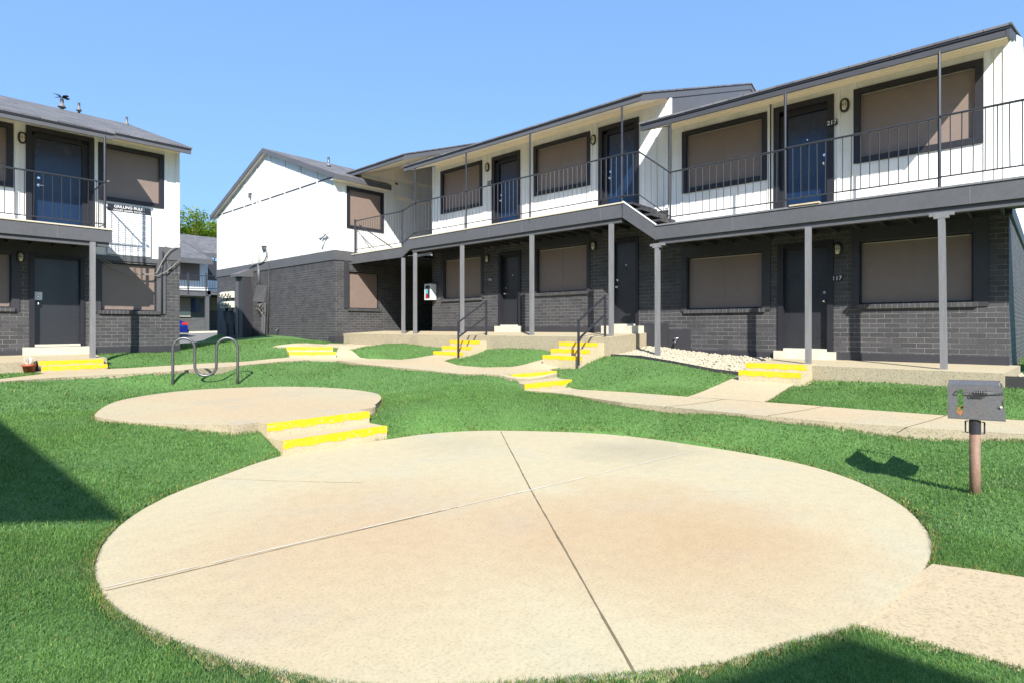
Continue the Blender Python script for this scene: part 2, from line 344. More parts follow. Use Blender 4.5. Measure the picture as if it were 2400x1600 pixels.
def door(T, root, u0, u1, z0, z1, mat, knob=-1, trim=(.11, .23), rec=.10, top=.23, number=None, plate=None, lever=False, label=None, peep=True):
    """door slab u0..u1; trim=(low side, high side) outer frame widths"""
    mb = MB(); T.box(mb, u0, u1, -rec-.05, -rec, z0+.01, z1, mat); o = mb.build('door', root)
    if label: o['label'] = label
    fr = MB(); a, b2, t = u0-trim[0], u1+trim[1], z1+top
    for (q0, q1) in ((a, u0), (u1, b2)):
        if q1-q0 > .15:   # wide side: outer board plus stepped jamb
            hi = q0 == u1
            o0, o1 = (q1-.11, q1) if hi else (q0, q0+.11); j0, j1 = (q0, q1-.11) if hi else (q0+.11, q1)
            T.box(fr, o0, o1, -rec-.05, .03, z0-.05, t, 'trim'); T.box(fr, j0, j1, -rec-.05, -rec*.45, z0-.05, z1+.04, 'trim')
        else: T.box(fr, q0, q1, -rec-.05, .03, z0-.05, t, 'trim')
    T.box(fr, a+.11 if trim[0] > .15 else a+trim[0], b2-.11 if trim[1] > .15 else b2-trim[1], -rec-.05, .034, z1+min(.12, top*.5), t, 'trim')
    T.box(fr, u0, u1, -rec-.05, -rec*.45, z1+.003, z1+min(.12, top*.5), 'trim')
    T.box(fr, u0-.02, u1+.02, -rec-.06, .03, z0-.04, z0+.012, 'kerb')
    fr.build('door_frame', o)
    ku = u0+.075 if knob < 0 else u1-.075
    for zz, rr, nm in ((z0+.96, .030, 'handle'), (z0+1.13, .027, 'deadbolt')):
        k = MB(); k.tube([T.p(ku, -rec, zz), T.p(ku, -rec+.015, zz)], rr, 'chrome', 14)
        if nm == 'handle':
            k.tube([T.p(ku, -rec+.01, zz), T.p(ku, -rec+.05, zz)], .011, 'chrome', 8)
            if lever: k.tube([T.p(ku, -rec+.05, zz), T.p(ku+.11*(1 if knob < 0 else -1), -rec+.055, zz-.01)], .010, 'chrome', 8)
            else: k.ball(T.p(ku, -rec+.06, zz), .028, 'chrome', 12, 8)
        else: k.tube([T.p(ku, -rec+.015, zz), T.p(ku, -rec+.022, zz)], .017, 'chrome', 12)
        k.build(nm, o, True)
    if peep:
        k = MB(); um = (u0+u1)/2; k.tube([T.p(um, -rec, z0+1.50), T.p(um, -rec+.012, z0+1.50)], .014, 'chrome', 10); k.build('door_viewer', o); k = MB(); T.box(k, um-.022, um+.022, -rec, -rec+.008, z0+1.36, z0+1.43, 'bulb_dark'); k.build('door_knocker', o)
    return o
def plate(T, root, u, z, txt, w=.012, wide=.2):
    mb = MB(); T.box(mb, u-wide/2, u+wide/2, w-.01, w, z-.055, z+.055, 'signblack'); o = mb.build('number_plate', root)
    text_mesh(txt, T, u, z, w+.002, .115, 'letter', 'numeral', o, -1 if T.k == 'X' else 1)
    return o
def railing(T, root, a, b2, zb0, zt0, zb1=None, zt1=None, w=1.32, gap=.14, name='railing', posts=True):
    """rail between u=a and u=b2 at outward distance w ; bottom/top heights at each end"""
    zb1 = zb0 if zb1 is None else zb1; zt1 = zt0 if zt1 is None else zt1; mb = MB()
    mb.tube([T.p(a, w, zt0), T.p(b2, w, zt1)], .019, 'iron', 6); mb.tube([T.p(a, w, zb0), T.p(b2, w, zb1)], .013, 'iron', 6)
    n = max(1, int(round(abs(b2-a)/gap)))
    for i in range(0 if posts else 1, n + (1 if posts else 0)):
        t = i/n; u = a+(b2-a)*t; j = random.uniform(-.004, .004); mb.tube([T.p(u+j, w, zb0+(zb1-zb0)*t), T.p(u-j, w, zt0+(zt1-zt0)*t)], .0075, 'iron', 4, False)
    return mb.build(name, root)
def wood_post(T, root, u, z0, z1, w=1.32, s=.045, cap=False, lean=0):
    mb = MB(); a = T.p(u-s, w-s, z0); b2 = T.p(u+s, w+s, z0); x0, x1 = sorted((a[0], b2[0])); y0, y1 = sorted((a[1], b2[1]))
    P = [(x0,y0,z0),(x1,y0,z0),(x1,y1,z0),(x0,y1,z0)]; P += [(x+ (lean if T.k == 'Y' else 0), y+(lean if T.k == 'X' else 0), z1) for x, y, _ in P]
    mb.hexa(P, 'rack_post')
    if cap:
        T.box(mb, u-.10+lean, u+.10+lean, w-s-.004, w+s+.004, z1-.09, z1+.004, 'rack_post'); T.box(mb, u-.16+lean, u+.16+lean, w-s, w+s, z1-.05, z1+.002, 'rack_post')
    return mb.build('post', root)
def deck(T, root, a, b2, ztop, depth=.315, out=1.32, beam=True, name='walkway', ledge=False, endcap=True):
    mb = MB(); T.box(mb, a, b2, .0, out-.2, ztop-.06, ztop+.004, 'deckfloor'); T.box(mb, a, b2, .0, out-.05, ztop-depth+.05, ztop-depth+.07, 'dark')
    T.box(mb, a, b2, out-.045, out+.0, ztop-depth, ztop-.03, 'fascia'); T.box(mb, a-.01, b2+.01, out-.2, out+.02, ztop-.028, ztop+.003, 'rack_post' if ledge else 'deckfloor')
    if beam: T.box(mb, a+.05, b2-.05, out-.17, out-.052, ztop-depth-.10, ztop-depth+.045, 'fascia')
    u = a+.6
    while u < b2-.3: T.box(mb, u-.0035, u+.0035, out+.0005, out+.0025, ztop-depth+.004, ztop-.034, 'rack_post') if beam and random.random() < .35 else None; u += 1.22
    k = a+.2
    while k < b2-.1: T.box(mb, k, k+.04, .0, out-.18, ztop-depth-.05, ztop-depth+.05, 'dark'); k += .41
    return mb.build(name, root)
PITCH = .345
def roof(T, root, a, b2, ze, out=1.32, half=5.25, pitch=PITCH, sh='shx', ff='fascia', rake=(1, 1), drop=.15, soff='soffit', back=True, rw=None, name='roof', soffit_to=0.):
    """shingled roof; ze = top of shingles at the eave line w=out, ridge at w=-half"""
    def z(w): return ze + pitch*(out-w)
    zr = z(-half); th = .035; mb = MB(); e = out+.03
    def slab(w0, z0, w1, z1):
        A = [T.p(a-.03, w0, z0-th), T.p(b2+.03, w0, z0-th), T.p(b2+.03, w1, z1-th), T.p(a-.03, w1, z1-th)]
        mb.hexa(A + [(x, y, zz+th) for x, y, zz in A], sh)
    slab(e, z(e), -half, zr)
    if back: slab(-half, zr, -2*half-.5, zr-pitch*(half+.5))
    o = mb.build(name, root)
    f = MB(); T.box(f, a, b2, out-.045, out, z(out)-drop-.02, z(out)-.05, 'roofboard' if ff == 'roofboard' else ff); T.box(f, a-.012, b2+.012, out-.02, out+.018, z(out)-.080, z(out)-.020, 'trim')
    f.build('eave_board', o)
    for side, u in ((0, a-.005), (1, b2+.005)):
        if not rake[side]: continue
        r_ = MB(); s = -1 if side == 0 else 1
        for (w0, z0, w1, z1) in ((out+.006, z(out)-th-.002, -half, zr-th), (-half, zr-th, -2*half-.4, zr-pitch*(half+.4)-th))[:2 if back else 1]:
            P = [T.p(u, w0, z0-drop), T.p(u-s*.04, w0, z0-drop), T.p(u-s*.04, w1, z1-drop), T.p(u, w1, z1-drop)]; Q = [T.p(u, w0, z0-.002), T.p(u-s*.04, w0, z0-.002), T.p(u-s*.04, w1, z1-.002), T.p(u, w1, z1-.002)]
            r_.hexa(P+Q, ff)
        r_.build('rake_board', o)
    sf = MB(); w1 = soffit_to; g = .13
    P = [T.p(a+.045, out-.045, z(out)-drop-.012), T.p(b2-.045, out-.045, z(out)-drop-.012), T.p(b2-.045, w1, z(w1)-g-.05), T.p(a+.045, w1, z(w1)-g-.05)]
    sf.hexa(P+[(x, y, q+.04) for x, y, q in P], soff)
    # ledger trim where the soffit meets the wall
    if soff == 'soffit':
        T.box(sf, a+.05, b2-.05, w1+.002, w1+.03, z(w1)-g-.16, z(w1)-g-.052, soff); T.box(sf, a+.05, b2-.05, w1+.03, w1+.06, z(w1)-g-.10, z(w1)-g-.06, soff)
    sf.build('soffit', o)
    return o
def vent(root, x, y, z, h, r=.045, cap=False, slope=(0, 0)):
    mb = MB(); mb.tube([(x, y, z-.1), (x, y, z+h)], r, 'steel', 10)
    mb.tube([(x, y, z-.03), (x, y, z+.03), (x, y, z+.10)], [r*2.3, r*1.5, r*1.02], 'rack_post', 12)
    if cap:
        mb.tube([(x, y, z+h), (x, y, z+h+.05)], [r*1.1, r*.6], 'iron', 10)
        for a_ in range(4):
            an = a_*math.pi/2+.4; c, s = math.cos(an), math.sin(an); hh = z+h+.05
            mb.hexa([(x, y, hh+.02), (x+.22*c-.07*s, y+.22*s+.07*c, hh+.03), (x+.24*c+.0*s, y+.24*s, hh+.06), (x+.05*c, y+.05*s, hh+.07), (x, y, hh+.035), (x+.22*c-.07*s, y+.22*s+.07*c, hh+.045), (x+.24*c, y+.24*s, hh+.075), (x+.05*c, y+.05*s, hh+.085)], 'iron')
    return mb.build('roof_vent', root, True)
def batten(mb, T, u, z0, z1, w=.055): T.box(mb, u-w/2, u+w/2, .0, .018, z0, z1, 'white')
BACK = 10.5
# =========================================================== RIGHT BUILDING (two stepped sections, facade on x=12.6)
R = thing('apartment_building', (12.6, 7.5, .8), 'long two-storey white and charcoal building with balcony doors 217 and 216, filling the right side', 'building', 'apartment buildings around the courtyard')
T = FR('X', 12.6)
def section(root, T, u0, u1, dz, wins, drs, zbase, side0=False, side1=False, depth=BACK, roof_u=None, sh='shx'):
    """lower brick wall z .3..3.40, upper siding 3.40..6.45, all raised by dz"""
    zl, zm, zt = zbase, 3.40+dz, 6.42+dz
    lo = MB(); up = MB(); lh = []; uh = []
    for (a, b2) in wins: lh.append((a[0], a[1], a[2], a[3])); uh.append((b2[0], b2[1], b2[2], b2[3])) if b2 else None
    for (a, b2) in drs: lh.append(a); uh.append(b2)
    wall(lo, T, u0, u1, zl, zm, 'brick', lh, .14, 'brick'); wall(up, T, u0, u1, zm, zt, 'white', uh, .14, 'white')
    return lo, up, lh, uh
lo, up, lh, uh = section(R, T, .34, 6.46, 0, [((.80, 2.51, 1.94, 3.14), (.74, 2.53, 4.70, 6.01)), ((4.31, 6.01, 1.91, 3.12), (4.27, 6.05, 4.69, 6.00))],
                         [((2.96, 3.98, 1.0, 3.20), (2.98, 4.0, 3.7, 6.02))], .2)
# closing walls of this section
lo.poly([(12.6,.34,.2),(23,.15,.2),(23,.15,3.4),(12.6,.34,3.4)], 'brick'); up.poly([(12.6,.34,3.4),(23,.15,3.4),(23,.15,6.45),(17.85,.245,8.22),(12.6,.34,6.45)], 'white')
for m_, z0, z1, mt in ((lo, .2, 3.4, 'brick'), (up, 3.4, 6.45, 'white')): m_.poly([(23,.34,z0),(23,6.46,z0),(23,6.46,z1),(23,.34,z1)], mt); 
# timber panels above and beside the ground-floor windows, painted plinth
T.box(lo, .72, 2.60, .0, .02, 3.15, 3.385, 'dark'); T.box(lo, 4.2, 6.1, .0, .02, 3.13, 3.385, 'dark'); T.box(lo, .60, .80, .0, .024, 1.86, 3.385, 'dark'); T.box(lo, 2.51, 2.64, .0, .024, 1.86, 3.385, 'dark')
T.box(lo, 4.14, 4.31, .0, .024, 1.86, 3.385, 'dark'); T.box(lo, 6.01, 6.14, .0, .024, 1.86, 3.385, 'dark')
T.box(lo, .335, 2.9, .0, .015, .3, 1.02, 'dark'); T.box(lo, 4.05, 6.46, .0, .015, .3, 1.0, 'dark'); T.box(lo, 5.9, 6.46, .015, .03, .3, 1.45, 'dark')
T.box(lo, 2.9, 4.05, .0, .10, .3, 1.03, 'kerb'); T.box(up, .34, 6.46, .0, .02, 3.39, 3.68, 'dark')
for u in (.37, .62, 1.0+1.6, 4.14+.02, 6.12, 6.43): batten(up, T, u, 3.72, 6.30, .09)
for u in (.50, 2.86, 4.12): batten(up, T, u, 3.72, 6.30, .05)
for x in np.arange(12.62, 22.9, 1.22): up.box(x, .318-(x-12.6)*.0183, 3.42, x+.05, .34-(x-12.6)*.0183, 6.42+min((x-12.6), 22.9-x+.2)*.3, 'white')
up.hexa([(12.6,.30,3.38),(23,.12,3.38),(23,.149,3.38),(12.6,.338,3.38),(12.6,.30,3.62),(23,.12,3.62),(23,.149,3.62),(12.6,.338,3.62)], 'dark')
lo.build('brick_wall', R); up.build('siding_wall', R)
window(T, R, .80, 2.51, 1.94, 3.14, False); window(T, R, 4.31, 6.01, 1.91, 3.12, False)
window(T, R, .67, 2.60, 4.64, 6.07); window(T, R, 4.20, 6.12, 4.62, 6.06)
door(T, R, 3.06, 3.88, 1.07, 3.10, 'black', -1, (.11, .11), top=.10, rec=.10, label='plain black ground-floor door with a kick mark of sun'); door(T, R, 3.06, 3.84, 3.82, 5.86, 'navy', -1, (.12, .23), label='navy upstairs door marked 217')
plate(T, R, *T.at(1951, 290), '217', w=.05); plate(T, R, *T.at(1962, 653), '117', w=.012)
bulkhead(T, R, *T.at(1980, 248)); bulkhead(T, R, *T.at(1964, 585))
deck(T, R, -3.5, 6.09, 3.72, ledge=True)
roof(T, R, .30, 6.46, 6.03, ff='roofboard', rake=(1, 1), drop=.165)
for u, cp, ln in ((1.08, True, .03), (3.05, False, 0), (6.05, True, 0)): wood_post(T, R, u, .80, 3.31, cap=cp, lean=ln)
for u, t in ((1.14, 5.88), (3.45, 5.87), (5.76, 5.86)):
    k = MB(); k.tube([T.p(u, 1.30, 3.66), T.p(u, 1.30, t)], .024, 'iron', 8); k.build('pipe_column', R)
railing(T, R, 1.14, 3.45, 3.87, 4.82); railing(T, R, 3.45, 5.76, 3.85, 4.80, posts=True); railing(T, R, -3.5, 1.14, 3.88, 4.84)
# far right: short flight rail beyond the corner
railing(T, R, -1.2, -.2, 3.9, 4.9, 3.9, 4.9, w=.4, gap=.25, name='stair_rail')
# raised section with doors 216 / 116
D = .62
lo, up, lh, uh = section(R, T, 6.46, 15.2, D, [((8.83, 10.56, 2.48, 3.73), (8.76, 10.60, 5.33, 6.61)), ((12.84, 14.62, 2.44, 3.75), (12.83, 14.68, 5.36, 6.64))],
                         [((7.30, 8.12, 1.5, 3.76), (7.32, 8.36, 4.3, 6.62)), ((11.18, 12.06, 1.5, 3.76), (11.22, 12.30, 4.3, 6.64))], .2)
for m_, z0, z1, mt in ((lo, .2, 4.02, 'brick'), (up, 4.02, 7.07, 'white')):
    m_.poly([(12.6,15.2,z0),(23,15.2,z0),(23,15.2,z1),(17.85,15.2,z1+(1.8 if z1 > 5 else 0)),(12.6,15.2,z1)], mt); m_.poly([(23,6.46,z0),(23,15.2,z0),(23,15.2,z1),(23,6.46,z1)], mt)
up.poly([(12.62,6.455,6.4),(23,6.455,6.4),(23,6.455,7.05),(17.85,6.455,8.85),(12.62,6.455,7.05)], 'fascia')
up.box(12.6, 6.44, 6.3, 12.72, 6.5, 7.06, 'white')
for a, b2 in ((8.72, 10.66), (12.73, 14.72)):
    T.box(lo, a, b2, .0, .02, 3.76, 4.0, 'dark'); T.box(lo, a, a+.10, .0, .024, 2.4, 3.76, 'dark'); T.box(lo, b2-.10, b2, .0, .024, 2.4, 3.76, 'dark')
T.box(lo, 8.18, 11.12, .0, .015, .9, 1.52, 'dark'); T.box(lo, 12.12, 15.2, .0, .015, .9, 1.52, 'dark'); T.box(lo, 6.46, 7.22, .0, .015, .6, 1.60, 'dark')
T.box(up, 6.46, 15.2, .0, .02, 4.01, 4.30, 'dark'); T.box(lo, 7.12, 8.18, .0, .30, .9, 1.545, 'kerb'); T.box(lo, 11.12, 12.12, .0, .14, .9, 1.545, 'kerb')
for u in (6.5, 8.69, 8.55, 10.72, 12.70, 12.60, 14.80, 15.12): batten(up, T, u, 4.34, 6.93, .09)
batten(up, T, 6.8, 4.34, 6.93, .04); batten(up, T, 10.95, 4.34, 6.93, .05)
lo.build('brick_wall', R); up.build('siding_wall', R)
window(T, R, 8.83, 10.56, 2.48, 3.73, False); window(T, R, 12.84, 14.62, 2.44, 3.75, False)
window(T, R, 8.70, 10.67, 5.26, 6.69); window(T, R, 12.77, 14.75, 5.29, 6.72)
door(T, R, 7.35, 8.02, 1.58, 3.65, 'black', 1, (.08, .10), top=.10); door(T, R, 7.37, 8.22, 4.40, 6.48, 'navy', 1, (.11, .23), label='navy upstairs door beside the short stair')
door(T, R, 11.26, 11.98, 1.57, 3.62, 'black', 1, (.10, .09), top=.12, rec=.14, label='black ground-floor door with a small knocker'); door(T, R, 11.30, 12.12, 4.40, 6.48, 'navy', 1, (.11, .23), label='navy upstairs door marked 216')
plate(T, R, *T.at(1147, 429), '216'); plate(T, R, *T.at(1148, 656), '116')
for q in ((1143, 393), (1392, 329), (1143, 607), (1392, 577)): bulkhead(T, R, *T.at(*q))
deck(T, R, 6.92, 14.71, 4.34, .345, ledge=False)
roof(T, R, 6.44, 15.02, 6.70, rake=(1, 1), drop=.16)
for u, z in ((7.22, 3.88), (9.62, 3.88), (12.27, 3.87), (14.45, 3.85), (15.06, 3.74)): wood_post(T, R, u, 1.2, z)
for u in (6.95, 9.70, 12.12, 14.48):
    k = MB(); k.tube([T.p(u, 1.30, 4.2), T.p(u, 1.30, 6.54)], .024, 'iron', 8); k.build('pipe_column', R)
for a, b2 in ((6.95, 9.70), (9.70, 12.12), (12.12, 14.48)): railing(T, R, a, b2, 4.48, 5.42)
railing(T, R, 6.50, 6.95, 4.44, 5.39, 4.48, 5.42)
# short stair between the two balcony levels: stringer, treads, sloping rail
st = MB()
for w0, w1 in ((1.27, 1.32), (.02, .06)):
    A = [T.p(6.09, w0, 3.39), T.p(6.93, w0, 3.99), T.p(6.93, w1, 3.99), T.p(6.09, w1, 3.39)]; B = [T.p(6.09, w0, 3.715), T.p(6.93, w0, 4.335), T.p(6.93, w1, 4.335), T.p(6.09, w1, 3.715)]; st.hexa(A+B, 'fascia')
P = [T.p(6.10, 1.26, 3.722), T.p(6.92, 1.26, 4.342), T.p(6.92, 1.33, 4.342), T.p(6.10, 1.33, 3.722)]; st.hexa(P+[(x, y, z+.025) for x, y, z in P], 'signwhite')
P = [T.p(6.10, .06, 3.42), T.p(6.93, .06, 4.02), T.p(6.93, 1.27, 4.02), T.p(6.10, 1.27, 3.42)]; st.hexa(P+[(x, y, z+.03) for x, y, z in P], 'dark')  # solid underside added to block sun through the open treads
st.build('stair_stringer', R)
for i in range(4):
    t_ = MB(); u = 6.02+i*.235; z = 3.86+i*.155; T.box(t_, u, u+.25, .07, 1.24, z-.05, z, 'dark'); T.box(t_, u+.205, u+.235, .07, .12, z-.15, z-.05, 'rack_post'); T.box(t_, u, u+.03, .07, 1.24, z-.0, z+.006, 'iron'); t_.build('stair_tread', R)
railing(T, R, 5.76, 6.50, 3.86, 4.80, 4.44, 5.39, name='stair_rail')
# linking section over the passage (roof a step higher), lower balcony up to the gabled building
roof(T, R, 15.2, 18.95, 7.16, out=1.2, rake=(1, 0), drop=.17, soff='soffit', soffit_to=-.9)
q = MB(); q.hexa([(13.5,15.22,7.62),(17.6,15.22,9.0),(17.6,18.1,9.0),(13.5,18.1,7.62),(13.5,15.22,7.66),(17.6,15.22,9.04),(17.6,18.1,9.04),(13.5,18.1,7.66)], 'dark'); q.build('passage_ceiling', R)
lk = MB(); T.box(lk, 14.71, 15.13, 1.27, 1.32, 3.86, 4.2, 'fascia')
A = [T.p(14.71, 1.27, 3.995), T.p(15.13, 1.27, 3.77), T.p(15.13, 1.32, 3.77), T.p(14.71, 1.32, 3.995)]; lk = MB(); lk.hexa(A+[T.p(14.71, 1.27, 4.335), T.p(15.13, 1.27, 4.12), T.p(15.13, 1.32, 4.12), T.p(14.71, 1.32, 4.335)], 'fascia'); lk.build('stair_stringer', R)
deck(T, R, 15.13, 18.1, 4.12, .35, beam=False)
for i in range(2):
    t_ = MB(); T.box(t_, 14.72+i*.2, 14.92+i*.2, 0, 1.25, 4.2-i*.1, 4.25-i*.1, 'dark'); t_.build('stair_tread', R)
railing(T, R, 14.48, 15.13, 4.48, 5.42, 4.22, 5.24, name='stair_rail'); railing(T, R, 15.13, 17.88, 4.24, 5.25, 4.26, 5.28)
k = MB(); k.tube([T.p(15.13, 1.31, 4.1), T.p(15.13, 1.31, 5.3)], .03, 'iron', 8); k.tube([T.p(17.88, 1.31, 4.05), T.p(17.88, 1.31, 5.34)], .035, 'iron', 8); k.tube([T.p(17.8, 1.2, 5.15), T.p(17.2, -.4, 4.1)], .02, 'iron', 6); k.build('rail_post', R)
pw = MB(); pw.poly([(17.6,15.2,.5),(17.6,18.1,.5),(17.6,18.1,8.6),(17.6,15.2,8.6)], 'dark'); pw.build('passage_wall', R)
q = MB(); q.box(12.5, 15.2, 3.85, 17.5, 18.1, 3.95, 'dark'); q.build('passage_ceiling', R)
# =========================================================== GABLED BUILDING (end wall on x=10.62, side wall on y=18.1)
G = thing('apartment_building', (10.62, 18.1, 1.), 'white gable-ended building with charcoal brick base standing beyond the lawn at centre left', 'building', 'apartment buildings around the courtyard')
TG = FR('X', 10.62); TS = FR('Y', 18.1)
lo = MB(); up = MB()
wall(lo, TG, 18.1, 28.6, .4, 3.58, 'brick'); wall(lo, TG, 18.1, 28.6, 3.58, 3.88, 'soldier')
wall(up, TG, 18.1, 28.6, 4.2, 6.84, 'gable_white'); z_ap = 8.68
up.poly([(10.62,18.1,6.84),(10.62,28.6,6.84),(10.62,23.35,z_ap)], 'gable_white')
TG.box(up, 18.08, 28.62, .0, .03, 3.87, 4.21, 'fascia')
wall(lo, TS, 10.62, 17.6, .4, 3.88, 'brick', [(11.18, 12.44, 2.18, 3.50)], .12); TS.box(lo, 10.60, 11.3, .0, .028, 3.87, 4.21, 'fascia'); lo.poly([(10.62,28.6,.4),(21,28.6,.4),(21,28.6,3.9),(10.62,28.6,3.9)], 'brick'); up.poly([(10.62,28.6,3.9),(21,28.6,3.9),(21,28.6,6.8),(10.62,28.6,6.8)], 'white')
wall(up, TS, 10.62, 17.6, 4.2, 6.85, 'white', [(11.15, 12.57, 5.11, 6.46)], .12); TS.box(up, 11.3, 17.6, -.05, -.0, 3.87, 4.2, 'dark')
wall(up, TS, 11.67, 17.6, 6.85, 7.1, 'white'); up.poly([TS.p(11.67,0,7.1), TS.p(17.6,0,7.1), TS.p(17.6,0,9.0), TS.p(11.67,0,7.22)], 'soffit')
up.poly([(11.67,18.1,6.8),(11.67,19.4,6.8),(11.67,19.4,7.3),(11.67,18.1,7.22)], 'white')
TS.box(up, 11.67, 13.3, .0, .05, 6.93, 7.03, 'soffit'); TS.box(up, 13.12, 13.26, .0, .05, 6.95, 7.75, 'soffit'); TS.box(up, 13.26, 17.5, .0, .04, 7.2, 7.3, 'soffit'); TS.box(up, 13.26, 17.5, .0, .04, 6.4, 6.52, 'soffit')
# horizontal joint with its dark flashing, interrupted by the battens; battens on the gable wall
us = [18.16, 19.3, 20.55, 21.8, 23.05, 24.3, 25.55, 26.8, 28.0, 28.55]
for u in us:
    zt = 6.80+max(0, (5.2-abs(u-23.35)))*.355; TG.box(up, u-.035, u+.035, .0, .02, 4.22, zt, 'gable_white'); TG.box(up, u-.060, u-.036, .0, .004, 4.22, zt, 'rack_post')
for a, b2 in zip(us, us[1:]): TG.box(up, a+.07, b2-.07, .0, .014, 6.76, 6.80, 'trim')
for x in (10.66, 10.95, 12.78): TS.box(up, x-.04, x+.04, .0, .02, 4.22, 6.75, 'white')
TG.box(up, 18.1, 18.19, .0, .022, 4.21, 6.82, 'white')
TG.box(lo, 18.12, 18.5, .0, .02, .4, 1.18, 'dark'); TS.box(lo, 10.6, 12.6, .0, .03, .4, 1.22, 'dark'); TS.box(lo, 10.98, 11.16, .0, .03, 2.18, 3.86, 'dark')
lo.build('brick_wall', G); up.build('siding_wall', G)
window(TS, G, 11.18, 12.44, 2.18, 3.50, False, mull=False); window(TS, G, 11.08, 12.64, 5.04, 6.53, mull=False, label='upstairs window with a sagging tan screen')
def gable_roof(root, T2, x0, x1, y0, ys, z0, zap, ym, sh, ov=.35, ff='fascia', drop=.16, xfront_end=None):
    """ridge along x; eaves at y0-ov and ys+ov; zap ridge height"""
    sl = (zap-z0)/(ym-y0); mb = MB(); th = .035; zo = z0-sl*ov
    for (ya, za, yb, zb) in ((y0-ov, zo, ym, zap), (ym, zap, ys+ov, zo)):
        A = [(x0,ya,za-th),(x1,ya,za-th),(x1,yb,zb-th),(x0,yb,zb-th)]; mb.hexa(A+[(x, y, z+th) for x, y, z in A], sh)
    o = mb.build('roof', root)
    f = MB()
    for (ya, za, yb, zb) in ((y0-ov, zo, ym, zap), (ym, zap, ys+ov, zo)):
        for xx in ((x0, x0+.04),):
            A = [(xx[0],ya,za-th-drop),(xx[1],ya,za-th-drop),(xx[1],yb,zb-th-drop),(xx[0],yb,zb-th-drop)]; f.hexa(A+[(x, y, z+drop-.002) for x, y, z in A], ff)
    f.build('rake_board', o)
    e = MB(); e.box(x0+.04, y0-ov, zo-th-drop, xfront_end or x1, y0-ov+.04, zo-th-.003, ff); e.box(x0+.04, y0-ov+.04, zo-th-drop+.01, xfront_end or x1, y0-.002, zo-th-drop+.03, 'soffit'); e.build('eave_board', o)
    f2 = MB(); 
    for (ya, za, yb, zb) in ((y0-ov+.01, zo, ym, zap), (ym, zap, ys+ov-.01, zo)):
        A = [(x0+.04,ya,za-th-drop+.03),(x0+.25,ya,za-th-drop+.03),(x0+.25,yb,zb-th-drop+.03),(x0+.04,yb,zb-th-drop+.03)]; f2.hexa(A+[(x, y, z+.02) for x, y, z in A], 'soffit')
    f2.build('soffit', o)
    return o, sl
ro = MB()
gable_roof(G, TG, 10.42, 12.76, 18.1, 28.6, 6.93, 8.84, 23.35, 'shy')
gable_roof(G, TG, 12.76, 21.5, 18.1, 28.6, 6.93, 8.84, 23.35, 'shy', ov=-.25)
p_ = onX(737, 372, 12.2); vent(G, 11.9, 20.75, 7.93, .33); vent(G, 14.5, 19.3, 7.5, .38)
# =========================================================== LEFT BUILDING (facade on y=17.3)
L = thing('apartment_building', (5.45, 17.3, .8), 'white and charcoal building at the left edge with a balcony and a grilling rules board', 'building', 'apartment buildings around the courtyard')
TL = FR('Y', 17.3)
lo = MB(); up = MB()
wall(lo, TL, -9, 5.45, .3, 3.22, 'brick', [(.2, 1.96, 1.95, 3.19), (2.27, 3.32, 1.05, 3.24-.03), (3.66, 4.89, 1.93, 3.15)], .14)
wall(up, TL, -9, 5.45, 3.22, 6.40, 'white', [(.15, 1.93, 4.78, 6.10), (2.30, 3.42, 3.8, 6.12), (3.64, 4.98, 4.76, 6.06)], .14)
lo.poly([(5.45,17.3,.3),(5.45,27.8,.3),(5.45,27.8,3.22),(5.45,17.3,3.22)], 'brick'); up.poly([(5.45,17.3,3.22),(5.45,27.8,3.22),(5.45,27.8,6.5),(5.45,22.55,8.33),(5.45,17.3,6.5)], 'white')
lo.poly([(-9,27.8,.3),(5.45,27.8,.3),(5.45,27.8,6.5),(-9,27.8,6.5)], 'brick')
TL.box(up, -9, 3.52, .0, .02, 3.21, 3.76, 'dark'); TL.box(up, 3.5, 4.95, .0, .022, 3.20, 3.32, 'fascia'); TL.box(up, 4.93, 5.47, .0, .035, 3.32, 3.66, 'fascia'); TL.box(lo, 4.95, 5.46, .0, .012, 2.92, 3.32, 'soldier')
TL.box(lo, 4.90, 5.10, .0, .03, 1.86, 3.32, 'fascia'); TL.box(lo, 3.45, 5.46, .0, .015, .3, 1.02, 'dark'); TL.box(lo, -9, 2.16, .0, .015, .3, .98, 'dark'); TL.box(lo, 3.50, 3.66, .0, .02, 1.86, 3.2, 'dark'); TL.box(lo, 1.96, 2.1, .0, .02, 1.86, 3.2, 'dark')
TL.box(lo, 5.14, 5.22, .03, .06, 3.05, 3.22, 'fascia')
TL.box(lo, 2.15, 3.48, .0, .12, .3, 1.05, 'kerb')
for u, w in ((2.05, .09), (3.55, .09), (5.10, .05), (5.40, .09)): TL.box(up, u-w/2, u+w/2, .0, .02, 3.68 if u > 4.8 else 3.84, 6.35, 'white')
lo.build('brick_wall', L); up.build('siding_wall', L)
window(TL, L, .2, 1.96, 1.95, 3.19, False); window(TL, L, 3.66, 4.89, 1.93, 3.15, False, mull=False)
window(TL, L, .1, 1.99, 4.70, 6.16); window(TL, L, 3.60, 5.06, 4.69, 6.13, mull=False, label='upstairs window half in sun beside the balcony')
door(TL, L, 2.37, 3.24, 1.10, 3.13, 'black', -1, (.10, .08), top=.10, peep=False, label='black ground-floor door with a white notice'); door(TL, L, 2.38, 3.29, 3.90, 5.97, 'navy', -1, (.17, .23), lever=True, peep=False)
k = MB(); a_ = TL.at(80, 696); TL.box(k, a_[0]-.0, a_[0]+.16, -.10, -.085, a_[1]-.07, a_[1]+.12, 'signwhite'); k.build('notice', L)
bulkhead(TL, L, *TL.at(52, 324)); bulkhead(TL, L, *TL.at(48, 603))
deck(TL, L, -9, 3.60, 3.80, .32)
roof(TL, L, -9, 3.63, 6.08, rake=(0, 1), sh='shy', drop=.16, back=False)
